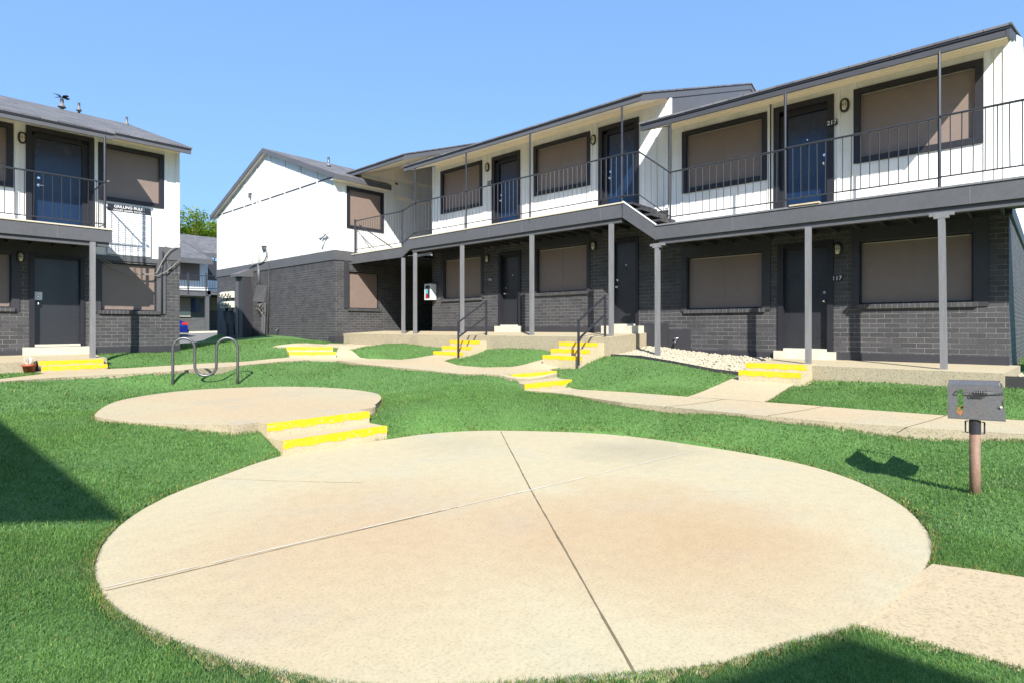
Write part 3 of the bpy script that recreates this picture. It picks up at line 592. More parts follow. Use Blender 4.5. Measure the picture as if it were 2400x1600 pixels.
gr = roof(TL, L, 3.63, 5.50, 6.29, out=.70, rake=(0, 1), sh='shy', drop=.16, back=False)
bk = MB(); bk.poly([(-9,22.55,8.34),(5.52,22.55,8.34),(5.52,28.2,6.4),(-9,28.2,6.4)], 'shy'); bk.build('rear_roof', L)
wood_post(TL, L, 3.22, .74, 3.46, s=.05)
wood_post(TL, L, -.6, .74, 3.46)
for u in (3.46, .9):
    k = MB(); k.tube([TL.p(u, 1.30, 3.74), TL.p(u, 1.30, 5.96)], .028, 'iron', 8); k.build('pipe_column', L)
railing(TL, L, .9, 3.46, 3.90, 4.87, gap=.165); railing(TL, L, -3, .9, 3.90, 4.87, gap=.165)
TE = FR('X', 3.46-1.32+1.32); k = MB()
for i in range(8):
    y = 15.98+i*.165; k.tube([(3.47, y, 3.92), (3.47, y, 4.86)], .0075, 'iron', 4, False)
k.tube([(3.47, 15.98, 4.87), (3.47, 17.28, 4.87)], .019, 'iron', 6); k.tube([(3.47, 15.98, 3.9), (3.47, 17.28, 3.9)], .013, 'iron', 6); k.ball((3.53, 15.98, 4.9), .035, 'steel'); k.build('railing', L)
for px, py, hh, cp, rr in ((145, 250, .20, True, .05), (185, 258, .22, False, .035), (297, 292, .24, False, .035)):
    for yy in np.arange(17, 22.5, .05):
        q = onY(px, py, yy)
        if q[2] < 6.08+.345*(yy-15.98): break
    vent(L, q[0], q[1], q[2], hh, rr, cp)
# =========================================================== FAR BUILDING between the two
Fb = thing('apartment_building', (15.9, 47.2, 1.3), 'distant grey two-storey building with white balcony seen through the gap, tree behind', 'building', 'apartment buildings around the courtyard')
YF = 47.2; TF = FR('Y', YF)
def fx(px, Y=YF): return onY(px, 700, Y)[0]
def fz(py, px=455, Y=YF): return onY(px, py, Y)[2]
x0, xe = fx(330), fx(487); xr = fx(640)
lo = MB(); up = MB(); wz = 1.6
def bxp(mb, px0, px1, py0, py1, w0, w1, mat, Y=YF):
    a, b2 = onY(px0, py1, Y-w1), onY(px1, py0, Y-w1); mb.box(a[0], Y-w0, a[2], b2[0], Y-w1, b2[2], mat)
lo.box(x0, YF, .8, xe, YF+9, fz(697), 'far_brick'); up.box(x0, YF, fz(697), xe, YF+9, fz(606), 'white')
lo.box(xe, YF+2.4, .8, xr, YF+9, fz(697), 'far_brick'); up.box(xe, YF+2.4, fz(697), xr, YF+9, fz(600), 'dark')
up.box(xe, YF+2.38, fz(680), xr, YF+2.4, fz(650), 'white')
lo.build('brick_wall', Fb); up.build('siding_wall', Fb)
k = MB(); bxp(k, 400, 468, 610, 655, 0, .05, 'screen'); k.build('window', Fb)
k = MB(); bxp(k, 400, 447, 700, 732, 0, .05, 'screen'); bxp(k, 400, 447, 731, 742, .0, .12, 'kerb'); k.build('window', Fb)
k = MB(); bxp(k, 448, 468, 700, 732, 0, .05, 'navy'); k.build('door', Fb)
k = MB(); bxp(k, 488, 560, 700, 728, -2.4, -2.3, 'screen'); k.build('window', Fb)
k = MB(); bxp(k, 380, 494, 682, 691, 0, wz, 'fascia'); k.box(fx(486, YF-wz), YF-wz, fz(691, 486, YF-wz), xr, YF-wz+.1, fz(682, 486, YF-wz), 'fascia'); k.box(x0, YF-wz, fz(687), xr, YF+2.4, fz(686), 'dark'); k.build('walkway', Fb)
k = MB()
for px in np.arange(396, 560, 6.0):
    q = onY(px, 647, YF-wz); q2 = onY(px, 678, YF-wz); k.tube([q, q2], .014, 'iron', 4, False)
for py in (647, 677): k.tube([onY(380, py, YF-wz), onY(620, py, YF-wz)], .03, 'iron', 5)
for px in (441, 483): k.tube([onY(px, 640, YF-wz), onY(px, 690, YF-wz)], .05, 'iron', 6)
k.build('railing', Fb)
for px in (486.5, 380, 560):
    k = MB(); a_ = onY(px, 693, YF-wz); k.box(a_[0]-.12, YF-wz, .8, a_[0]+.12, YF-wz+.22, fz(693, px, YF-wz), 'fascia'); k.build('post', Fb)
k = MB(); e0 = onY(300, 605, YF-wz); e1 = onY(496, 609, YF-wz); ze = e1[2]; rg = YF+6.5
q_ = onY(430, 566, rg-1)[2]
for a_, b_, y0, z0, zr_, nm in ((x0, e1[0], YF-wz, ze, 8.6, 0), (x0-2, xr, YF+2.2, ze+.95, 9.75, 1)):
    ridge = YF+8.5 if nm else YF+4.6
    k.hexa([(a_,y0,z0-.1),(b_,y0,z0-.1),(b_,ridge,zr_-.1),(a_,ridge,zr_-.1),(a_,y0,z0),(b_,y0,z0),(b_,ridge,zr_),(a_,ridge,zr_)], 'shy')
    k.box(a_, y0-.05, z0-.38, b_+.1, y0+.05, z0-.02, 'fascia')
    k.hexa([(b_,y0,z0-.4),(b_+.12,y0,z0-.4),(b_+.12,ridge,zr_-.35),(b_,ridge,zr_-.35),(b_,y0,z0+.03),(b_+.12,y0,z0+.03),(b_+.12,ridge,zr_+.03),(b_,ridge,zr_+.03)], 'fascia')
k.build('roof', Fb)
# =========================================================== two unseen buildings whose roofs shade the lawn
for (nm, x0_, x1_, y0_, y1_, lab) in (('w', -14., -4.25, -.92, 14., 'white siding building left of the view whose eave shades the lawn'), ('k', -16., -2.40, -17., -5.5, 'white siding building behind the view whose roof shades the nearest grass')):
    Bq = thing('apartment_building', (x0_, y0_, 0), lab, 'building', 'apartment buildings around the courtyard')
    k = MB(); k.box(x0_+.9, y0_+.9 if nm == 'w' else y0_, -.2, x1_-.9, y1_-.9 if nm == 'k' else y1_, 3.3, 'brick'); k.build('brick_wall', Bq)
    k = MB(); k.box(x0_+.9, y0_+.9 if nm == 'w' else y0_, 3.3, x1_-.9, y1_-.9 if nm == 'k' else y1_, 6.3, 'white'); k.build('siding_wall', Bq)
    k = MB(); xm = (x0_+x1_)/2; pk = 6.1+.3*(x1_-x0_)/2
    for xa, xb in ((x0_, xm), (xm, x1_)):
        za, zb = (6.1, pk) if xa == x0_ else (pk, 6.1); k.hexa([(xa,y0_,za-.06),(xb,y0_,zb-.06),(xb,y1_,zb-.06),(xa,y1_,za-.06),(xa,y0_,za),(xb,y0_,zb),(xb,y1_,zb),(xa,y1_,za)], 'shx')
    k.build('roof', Bq)
# =========================================================== GROUND
def cr(pts, n=8):   # closed catmull-rom
    P = [np.array(p, float) for p in pts]; out = []; L_ = len(P)
    for i in range(L_):
        a, b2, c, d = P[i-1], P[i], P[(i+1) % L_], P[(i+2) % L_]
        for t in np.arange(n)/n: out.append(.5*((2*b2)+(-a+c)*t+(2*a-5*b2+4*c-d)*t*t+(-a+3*b2-3*c+d)*t**3))
    return out
def inpoly(x, y, poly):
    x = np.asarray(x); y = np.asarray(y); r = np.zeros(x.shape, bool); n = len(poly)
    for i in range(n):
        x1, y1 = poly[i][0], poly[i][1]; x2, y2 = poly[(i+1) % n][0], poly[(i+1) % n][1]
        if y1 == y2: continue
        c = ((y1 > y) != (y2 > y)) & (x < (x2-x1)*(y-y1)/(y2-y1)+x1); r ^= c
    return r
def edge_dist(x, y, poly):
    d = np.full(np.shape(x), 1e9); n = len(poly)
    for i in range(n):
        ax, ay = poly[i][0], poly[i][1]; bx, by = poly[(i+1) % n][0], poly[(i+1) % n][1]; l2 = (bx-ax)**2+(by-ay)**2
        if l2 < 1e-9: continue
        t = np.clip(((x-ax)*(bx-ax)+(y-ay)*(by-ay))/l2, 0, 1); d = np.minimum(d, np.hypot(x-ax-t*(bx-ax), y-ay-t*(by-ay)))
    return d
pat_px = [(224.5,1316),(275.5,1235),(380,1168),(510,1117),(678,1063),(898,1030),(1020,1014),(1173,1008),(1429,1017),(1673,1049),(1860,1082),(1985,1118),(2085,1165),(2150,1215),(2184,1281),(2133,1372),(2015,1459),(1735,1541),(1490,1584),(1150,1612),(900,1612),(714,1592),(510,1546),(327,1469),(245,1398)]
PAT = [(q[0], q[1]) for q in cr([onZ(x, y, 0)[:2] for x, y in pat_px], 6)]
ZS = .32
sm_px = [(224,968),(290,935),(450,913),(650,905),(780,908),(870,918),(893,930),(880,946),(848,962)]
sm = [onZ(x, y, ZS)[:2] for x, y in sm_px]; sm2 = [onZ(x, y, ZS)[:2] for x, y in [(610,992),(520,994),(350,990),(255,981)]]
SMP = sm + [np.array((4.60, 6.93)), np.array((3.12, 6.93))] + sm2
SM = []
ring = [onZ(x, y, ZS)[:2] for x, y in sm_px[:-1]] + [np.array((4.75, 7.25))] + [np.array((3.05, 7.20))] + sm2[1:]
SM = [tuple(q) for q in cr(ring, 6)]
def W3(l): return [onZ(x, y, z) for x, y, z in l]
UP = W3([(1198,884,.57),(1305,873,.57),(1288,866,.59),(1330,853,.68),(1362,843,.74),(1269,842,.76),(1252,847,.71),(1198,858.7,.64),(1137,860,.62),(1073,855,.63),(1040,845,.69),(1085,832,.76),(1010,832,.76),(975,838,.70),(941,842,.65),(910,841,.65),(844,837,.66),(800,830,.69),(785,834,.70),(682,835.5,.70),(655,838.5,.69),(600,844,.66),(553,847.5,.66),(400,855.5,.64),(300,861.6,.62),(252,863.5,.61),(79,868.5,.60),(107,874.4,.60),(0,887,.59),(-60,893,.59),(-60,899,.59),(0,893,.59),(153,882,.60),(300,874.4,.61),(400,869,.62),(561,855.5,.65),(655,846.5,.67),(720,842.5,.68),(790,843.5,.66),(859,853.6,.64),(1000,866,.61),(1100,876,.585)])
LOW = W3([(1249,914,.355),(1335,907,.36),(1360,912,.36),(1480,918.5,.37),(1612,928.6,.38),(1680,902,.50),(1730,880,.61),(1882,888,.61),(1845,908,.52),(1789,941,.40),(2000,957,.39),(2218,972.6,.38),(2400,984,.38)])
_e = onZ(2400,984,.38); _n = onZ(2400,1015.8,.38)
LOW += [np.array((_e[0], -4, .38)), np.array((_n[0], -4, .38))] + W3([(2400,1015.8,.38),(1944,987,.38),(1800,973.5,.38),(1620,957,.375),(1457,941.5,.37),(1350,926,.36),(1290,918,.355)])
APR = W3([(640,811.5,.97),(785,812.5,.93),(850,812,.93),(898,807,.96),(893,802.5,.96),(788,805,.96),(765,806.5,.98),(655,808.5,1.0)])
WR = [np.array((*onZ(x, y, 0)[:2], 0.)) for x, y in [(2160,1335),(2185,1317),(2290,1331),(2400,1348)]] + [np.array((4.75,-6,0.)), np.array((3.35,-6,0.))] + [np.array((*onZ(x, y, 0)[:2], 0.)) for x, y in [(2400,1562),(2200,1512),(2028,1471),(1990,1462)]]
S1 = [(10.95,7.05),(12.7,7.05),(12.7,18.15),(10.95,18.15)]            # raised walkway slab z 1.29
S2 = [(10.95,-2.5),(12.7,-2.5),(12.7,3.95),(10.95,3.95)]              # slab under 117 z .86
S2[0] = (10.95, .35); S2[1] = (12.7, .2)
S3 = [(-9,15.45),(-9,17.35),(3.45,17.35),(3.45,15.75),(3.3,15.75),(2.2,15.75),(2.1,15.45)]     # slab at the left building z .85
ctrl = []
for x, y in PAT[::5]: ctrl.append((x + (x-4)*.012, y+(y-3.6)*.012, .012))
for x, y in SM[::5]: ctrl.append((x, y, ZS-.035 if y > 8 else ZS-.10))
hard = [(x, y, z-.02) for x, y, z in UP+LOW+APR]
for x, y, z in UP: ctrl.append((x, y, z-.02))
NL = len(LOW)-9
for i, (x, y, z) in enumerate(LOW): ctrl.append((x, y, z-(.02 if i < NL+1 or i > len(LOW)-3 else .06)))
for x, y, z in APR: ctrl.append((x, y, z-.02))
for x, y, z in WR: ctrl.append((x, y, z-.012))
ctrl = [c for c in ctrl if True]
for (px, py, z) in [(405,907,.33),(557,902,.34),(2285,1155,.12),(2400,1056,.26),(2075,1095,.05),(2180,1120,.07),(1926,888,.61),(2218,902,.62),(2330,868,.72),(902,806,.97),(1122,810,1.0),(1287,824,.92),(1428,830,.86),(1417,837,.85),(1560,848,.80),(1736,862,.70),(225,838,.78),(419,829,.81),(320,834,.80),(512,785,1.17),(640,785,1.2),(777,785,1.2),(0,735+130,.62),(60,862,.62),(150,1000,.25),(80,1120,.16),(60,1250,.10),(100,1400,.06),(150,1550,.02),(500,1590,.0),(2200,1590,-.01),(1700,1600,-.01),(2300,1250,.04),(2200,1200,.05),(1500,990,.16),(1640,1000,.20),(1740,1010,.21),(1200,950,.24),(1000,960,.28),(900,880,.50),(700,870,.47),(500,875,.47),(1100,905,.45),(300,900,.42),(100,930,.38),(2050,930,.50),(2300,945,.52),(1500,890,.55),(1150,835,.80),(850,825,.82),(450,840,.80),(470,812,.93),(620,798,1.07)]:
    q = onZ(px, py, z); ctrl.append((q[0], q[1], z))
ctrl += [(-6,12,.5),(-6,6,.1),(-6,0,-.02),(0,-4,-.03),(6,-4,.1),(10,-4,.5),(12.5,6.9,1.02),(12.5,6.0,.94),(12.5,5.2,.88),(12.5,4.3,.84),(11,5.5,.79),(12.6,-3,.8),(15,-3,.8),(16,8,1.0),(16,14,1.1),(9.5,28,.80),(10.4,27,1.0),(6,26,.82),(7,20,.97),(5.5,20,.9),(7.5,24,.90),(4,30,.72),(0,24,.8),(6,31,.68),(12,31,.74),(12,37,.70),(16,43.5,1.05),(9,37,.66),(12,41.5,.80),(20,46,1.25),(10,46,1.2),(4,45,1.1),(0,34,.7),(20,36,.85),(24,42,1.0)]
C = np.array([c[:3] for c in ctrl], float)
key = {}
for c in C: key[(round(c[0]*6), round(c[1]*6))] = c
C = np.array(list(key.values()))
def tps_fit(C, lam=.02):
    n = len(C); d = np.hypot(C[:,None,0]-C[None,:,0], C[:,None,1]-C[None,:,1]); K = d*d*np.log(d+1e-9); K[d < 1e-9] = 0
    A = np.zeros((n+3, n+3)); A[:n,:n] = K+lam*np.eye(n); A[:n,n] = 1; A[:n,n+1:] = C[:,:2]; A[n,:n] = 1; A[n+1:,:n] = C[:,:2].T
    return np.linalg.solve(A, np.r_[C[:,2], 0, 0, 0])
WT = tps_fit(C); CH = np.array([(round(a, 3), round(b2, 3), c) for a, b2, c in hard]); WH = tps_fit(CH)
def rbf(x, y, C=None, WT=None):
    if C is None: C, WT = globals()['C'], globals()['WT']
    x = np.clip(np.asarray(x, float), -6, 24); y = np.clip(np.asarray(y, float), -4, 46); sh = x.shape; x = x.ravel(); y = y.ravel(); o = np.empty(len(x))
    for i in range(0, len(x), 20000):
        a, b2 = x[i:i+20000], y[i:i+20000]; d = np.hypot(a[:,None]-C[None,:,0], b2[:,None]-C[None,:,1]); K = d*d*np.log(d+1e-9)
        o[i:i+20000] = K@WT[:len(C)]+WT[-3]+WT[-2]*a+WT[-1]*b2
    return o.reshape(sh)
def pz(x, y): return rbf(x, y, CH, WH)+.02
STAIR_R = [(10.0,7.2),(11.0,7.2),(11.0,8.3),(10.0,8.3)]; STAIR_L = [(10.0,10.95),(11.0,10.95),(11.0,12.15),(10.0,12.15)]
STAIR_2 = [(10.3,2.9),(11,2.9),(11,3.95),(10.3,3.95)]; STAIR_P = [(3.2,6.5),(4.6,6.5),(4.6,7.4),(3.2,7.4)]
pt_a, pt_b = onZ(1198,881,.57), onZ(1305,872,.57); pb_a, pb_b = onZ(1249,914,.355), onZ(1335,907,.36)
STAIR_U = [tuple(pt_a[:2]), tuple(pt_b[:2]), tuple(pb_b[:2]), tuple(pb_a[:2])]
mt_a, mt_b, mb_a, mb_b = onZ(672,813,.95), onZ(780,813,.95), onZ(683,836,.70), onZ(785,834,.70)
STAIR_M = [tuple(mt_a[:2]), tuple(mt_b[:2]), tuple(mb_b[:2]), tuple(mb_a[:2])]
STAIR_E = [(2.2,15.15),(3.35,15.15),(3.35,16),(2.2,16)]
HARD = [PAT, SM, UP, LOW, APR, WR, S1, S2, S3, STAIR_R, STAIR_L, STAIR_2, STAIR_P, STAIR_U, STAIR_M, STAIR_E, [(10.62,18.1),(21,18.1),(21,28.6),(10.62,28.6)], [(-9,17.3),(5.45,17.3),(5.45,27.8),(-9,27.8)], [(12.6,.3),(23,.3),(23,18.2),(12.6,18.2)]]
GRAV = [(10.98,3.95),(12.6,3.95),(12.6,7.1),(10.98,7.06),(10.86,5.5)]; GRAV2 = [(11.1,-2.5),(12.6,-2.5),(13.0,.35),(11.2,.35)]
def near_noise(x, y): return .012*np.sin(x*2.3+1.1*np.sin(y*1.7))*np.cos(y*1.9+np.sin(x*1.3))
xs = np.r_[np.linspace(-400, -10, 14)[:-1], np.linspace(-10, -1.5, 24)[:-1], np.arange(-1.5, 13.01, .09), np.linspace(13.2, 30, 40), np.linspace(34, 400, 12)]
ys = np.r_[np.linspace(-400, -8, 14)[:-1], np.linspace(-8, -.5, 22)[:-1], np.arange(-.5, 19.01, .09), np.linspace(19.2, 48, 110), np.linspace(52, 500, 12)]
XX, YY = np.meshgrid(xs, ys, indexing='ij'); ZZ = rbf(XX, YY) + near_noise(XX, YY)
low_ = np.zeros(XX.shape, bool)
for p_ in HARD: low_ |= inpoly(XX, YY, p_)
ZP = pz(XX, YY)
for p_ in (UP, LOW, APR):
    ip = inpoly(XX, YY, p_); ZZ = np.where(ip, np.minimum(ZZ, ZP-.0), ZZ)
ZZ = np.where(low_, ZZ-.11, ZZ)
pin = inpoly(XX, YY, PAT); ZZ = np.where(pin, np.minimum(ZZ, -.10), ZZ); sin_ = inpoly(XX, YY, SM); ZZ = np.where(sin_, np.minimum(ZZ, ZS-.12), ZZ)
for p_, zc in ((STAIR_P, -.02),): ZZ = np.where(inpoly(XX, YY, p_), np.minimum(ZZ, zc), ZZ)
near = (edge_dist(XX, YY, PAT) < .35) & ~pin; 
nx, ny = XX.shape
me = bpy.data.meshes.new('ground'); idx = np.arange(nx*ny).reshape(nx, ny)
fc = np.stack([idx[:-1,:-1], idx[1:,:-1], idx[1:,1:], idx[:-1,1:]], -1).reshape(-1, 4)
me.from_pydata(np.stack([XX, YY, ZZ], -1).reshape(-1, 3).tolist(), [], fc.tolist()); me.materials.append(M['lawn']); me.polygons.foreach_set('use_smooth', [True]*len(me.polygons))
go = bpy.data.objects.new('ground', me); col.objects.link(go); structure(go)
def drape(name, poly, mat, side, zf, depth=.2, step=.22, th_off=.0, kind=True, parent=None):
    """solid slab following zf(x,y), cut from a polygon"""
    bm = bmesh.new(); vs = [bm.verts.new((p[0], p[1], 0)) for p in poly]; f = bm.faces.new(vs)
    if f.normal.z < 0 or True: bm.normal_update()
    if f.normal.z < 0: f.normal_flip()
    x0_, x1_ = min(p[0] for p in poly), max(p[0] for p in poly); y0_, y1_ = min(p[1] for p in poly), max(p[1] for p in poly)
    for a in np.arange(x0_+step, x1_, step): bmesh.ops.bisect_plane(bm, geom=bm.verts[:]+bm.edges[:]+bm.faces[:], plane_co=(a, 0, 0), plane_no=(1, 0, 0))
    for a in np.arange(y0_+step, y1_, step): bmesh.ops.bisect_plane(bm, geom=bm.verts[:]+bm.edges[:]+bm.faces[:], plane_co=(0, a, 0), plane_no=(0, 1, 0))
    bmesh.ops.triangulate(bm, faces=[f for f in bm.faces if len(f.verts) > 4])
    co = np.array([v.co[:2] for v in bm.verts]); z = zf(co[:,0], co[:,1])
    for v, zz in zip(bm.verts, z): v.co.z = zz+th_off
    be = [e for e in bm.edges if len(e.link_faces) == 1]
    r_ = bmesh.ops.extrude_edge_only(bm, edges=be)
    for v in [g for g in r_['geom'] if isinstance(g, bmesh.types.BMVert)]: v.co.z -= depth
    for g in r_['geom']:
        if isinstance(g, bmesh.types.BMFace): g.material_index = 1
    bmesh.ops.recalc_face_normals(bm, faces=[f for f in bm.faces if f.material_index == 1])
    me = bpy.data.meshes.new(name); bm.to_mesh(me); bm.free(); me.materials.append(M[mat]); me.materials.append(M[side])
    o = bpy.data.objects.new(name, me); col.objects.link(o)
    if kind: structure(o)
    if parent: o.parent = parent
    return o
drape('patio', PAT, 'patio', 'aggregate', lambda x, y: np.zeros(len(x)), .16, 1.2)
drape('small_patio', SM, 'concrete', 'aggregate', lambda x, y: np.full(len(x), ZS), .26, 1.)
drape('path', UP, 'concrete2', 'aggregate', pz, .18, .3, 0)
drape('path', LOW, 'concrete2', 'aggregate', pz, .26, .3, 0)
drape('path', APR, 'concrete2', 'aggregate', pz, .14, .4, 0)
drape('path', WR, 'concrete2', 'aggregate', lambda x, y: np.full(len(x), -.008), .12, .9)
drape('walkway_slab', S1, 'concrete2', 'aggregate', lambda x, y: 1.29+.05*(x-10.95)+np.where(y < 8, 0, 0), .75, .9)
drape('walkway_slab', S2, 'concrete2', 'aggregate', lambda x, y: .845+.02*(x-10.95), .6, .9)
drape('walkway_slab', S3, 'concrete2', 'aggregate', lambda x, y: np.full(len(x), .80)+.04*(y-15.45), .5, .9)
LOT = [(1,28.9),(34,28.9),(34,44.2),(1,44.2)]
drape('parking_lot', LOT, 'asphalt', 'asphalt', rbf, .1, 1.2, .03)
kb = MB(); 
for a in np.arange(1, 33.5, .5):
    z0, z1 = float(rbf(a, 44.25)), float(rbf(a+.5, 44.25)); kb.hexa([(a,44.2,z0-.2),(a+.5,44.2,z1-.2),(a+.5,44.4,z1-.2),(a,44.4,z0-.2),(a,44.2,z0+.15),(a+.5,44.2,z1+.15),(a+.5,44.4,z1+.15),(a,44.4,z0+.15)], 'kerb')
structure(kb.build('kerb'))
# joints of the patio: a dark grooved one and a pale filled one
def strip(mb, pts, w, z, mat, jit=.0, zf=None, gapp=0):
    P = [np.array(p[:2], float) for p in pts]; Q = []
    for a, b2 in zip(P, P[1:]):
        n = max(2, int(np.linalg.norm(b2-a)/.08)); Q += [a+(b2-a)*t for t in np.arange(n)/n]
    Q.append(P[-1]); d = (Q[-1]-Q[0])/np.linalg.norm(Q[-1]-Q[0]); nn = np.array((-d[1], d[0])); prev = None; wob = 0
    for q in Q:
        wob = .8*wob + rng.normal(0, jit); ww = w*(1+rng.normal(0, .25 if jit else .05)); zz = z if zf is None else float(zf(q[0], q[1]))+z
        a, b2 = q+nn*(ww/2+wob), q-nn*(ww/2-wob)
        if prev is not None and rng.uniform() >= gapp: mb.poly([(*prev[0], prev[2]), (*prev[1], prev[2]), (*b2, zz), (*a, zz)], mat)
        prev = (a, b2, zz)
j = MB(); ce = onZ(1245,1148,0)
def onp(x, y): return onZ(x, y, 0)
strip(j, [onp(1174,1011), ce, onp(1490,1580)], .011, .004, 'joint', .0008); strip(j, [onp(246,1377), ce, onp(1640,1053)], .015, .0045, 'filler', .003, gapp=.05)
strip(j, [onp(246,1384), onp(1225,1152)], .007, .0042, 'joint', .002); 
strip(j, [onp(520,1121), onp(640,1126), onp(850,1131)], .004, .0042, 'joint', .001); strip(j, [onp(1500,1149), onp(1800,1151), onp(2090,1155)], .004, .0042, 'filler', .001, gapp=.2)
structure(j.build('patio_joint'))
j = MB()
for a, b2 in (((2218,972.6),(2120,1001)), ((1944,952),(1800,973)), ((1700,936),(1560,951))): strip(j, [onZ(*a, .38), onZ(*b2, .38)], .012, .004, 'joint', 0, pz)
strip(j, [onZ(1789,941,.40), onZ(1620,929,.385)], .02, .004, 'filler', .002, pz)
structure(j.build('path_joint'))
# small rust-brown marks on the patio edge, scattered leaf litter
# =========================================================== STEPS
def steps(label, tops, base, dirv, wv, z, o0, hname='concrete_steps', yl=.07, side=None):
    """tops: list of (distance along dirv of front edge, z top); runs downhill along dirv ; wv = (w0 vector start, width vector)"""
    rt = thing(hname, (float(o0[0]), float(o0[1]), float(z)), label, 'steps', 'concrete steps with yellow edges')
    o0 = np.array(o0[:2], float); dv = np.array(dirv, float); wv = np.array(wv, float)
    back = tops[0][0]-.5
    for i, (dd, zt) in enumerate(tops):
        a = o0+dv*(back if i == 0 else tops[i-1][0]); b2 = o0+dv*dd; m_ = MB(); ww = wv*(1+.00*i)
        zt -= 0.0; zb = base-.2 - .003*i
        P = [(*a, zb), (*b2, zb), (*(b2+ww), zb), (*(a+ww), zb)]; m_.hexa(P+[(p_[0], p_[1], zt) for p_ in P], 'concrete2'); m_.build('step', rt)
        y_ = MB(); e = wv/np.linalg.norm(wv)
        # painted nosing: strip on the tread edge and down the riser, slightly ragged
        n = 14
        for q in range(n):
            s0, s1 = q/n, (q+1)/n; r0 = .012*math.sin(q*2.1+i); h0 = .085+.010*math.sin(q*1.7+i*3); A = b2+wv*s0; B = b2+wv*s1; t0 = .065+r0
            y_.poly([(*(A-dv*t0), zt+.003), (*(A+dv*.004), zt+.003), (*(B+dv*.004), zt+.003), (*(B-dv*t0), zt+.003)], 'yellow')
            y_.poly([(*(A+dv*.004), zt+.003), (*(A+dv*.004), zt-h0), (*(B+dv*.004), zt-h0), (*(B+dv*.004), zt+.003)], 'yellow')
        y_.build('yellow_nosing', rt)
    return rt
steps('two large steps between the round patios, first steps in front of the viewer', [(0, ZS+.001), (.42, .165)], -.02, (0, -1), (1.46, 0), 0, (3.16, 6.95))
steps('flight of four steps up to the raised walkway, nearer handrail flight', [(0, 1.283), (.3, 1.165), (.6, 1.02), (.9, .885)], .74, (-1, 0), (0, 1.09), .76, (11.0, 7.2))
steps('flight of four steps up to the raised walkway below door 116', [(0, 1.28), (.3, 1.15), (.6, 1.005), (.9, .865)], .72, (-1, 0), (0, 1.2), .74, (11.0, 10.94))
steps('two steps in front of door 117, beside the white stones', [(0, .862), (.34, .745)], .62, (-1, 0), (0, 1.04), .6, (10.66, 2.9))
def v2(a, b2): return np.array(b2[:2])-np.array(a[:2])
dv = (v2(pt_a, pb_a)+v2(pt_b, pb_b))/2; ln = np.linalg.norm(dv); dv = dv/ln
steps('two low steps in the middle of the path across the lawn', [(0, .600), (ln*.86, .478)], .34, dv, v2(pt_a, pt_b), .36, pt_a)
dv = (v2(mt_a, mb_a)+v2(mt_b, mb_b))/2; ln = np.linalg.norm(dv); dv = dv/ln
steps('two low steps near the gabled building, farthest in the lawn', [(0, .955), (ln*.75, .825)], .68, dv, v2(mt_a, mt_b), .7, mt_a)
steps('two steps in front of the door on the left building', [(0, .80), (.34, .70)], .58, (0, -1), (1.14, 0), .6, (2.2, 15.55))
# =========================================================== HANDRAILS
for (y0, lab) in ((7.22, 'dark metal handrail on the nearer flight of four steps'), (11.02, 'dark metal handrail on the flight below door 116')):
    hr = thing('handrail', (10.0, y0, .8), lab, 'handrail', 'handrails on the walkway steps')
    for (x, z0, z1) in ((10.0, .70, 1.66), (11.02, 1.27, 2.24)):
        k = MB(); k.box(x-.02, y0-.02, z0, x+.02, y0+.02, z1, 'iron'); k.build('post', hr)
    for (a, b2) in ((1.65, 2.235), (1.27, 1.82)):
        k = MB(); k.hexa([(9.99,y0-.016,a-.04),(11.03,y0-.016,b2-.04),(11.03,y0+.016,b2-.04),(9.99,y0+.016,a-.04),(9.99,y0-.016,a),(11.03,y0-.016,b2),(11.03,y0+.016,b2),(9.99,y0+.016,a)], 'iron'); k.build('rail', hr)
# =========================================================== BIKE RACK
ra, rb = onZ(405,907,.32), onZ(557,902,.33); u_ = (rb-ra)/np.linalg.norm(rb-ra); Lr = np.linalg.norm(rb-ra); ht = .97
bx = []; r1 = Lr/6
def rp(s, z): return tuple(ra[:2]+u_[:2]*s)+(z,)
zc = .32+ht-r1; bx.append(rp(0, .25)); bx.append(rp(0, .6)); bx += [rp(r1-r1*math.cos(a), zc+r1*math.sin(a)) for a in np.linspace(0, math.pi, 13)]
zl = .32+.22+r1; bx.append(rp(2*r1, (zc+zl)/2)); bx += [rp(3*r1-r1*math.cos(a), zl-r1*math.sin(a)) for a in np.linspace(0, math.pi, 13)]
bx.append(rp(4*r1, (zc+zl)/2)); bx += [rp(5*r1-r1*math.cos(a), zc+r1*math.sin(a)) for a in np.linspace(0, math.pi, 13)]; bx += [rp(Lr, .6), rp(Lr, .25)]
k = MB(); k.tube(bx, .027, 'steel', 12); o = k.build('bike_rack', None, True, loc=(ra[0], ra[1], .32)); tag(o, 'grey bent-tube bicycle rack shaped like a wave on the lawn', 'bike rack')
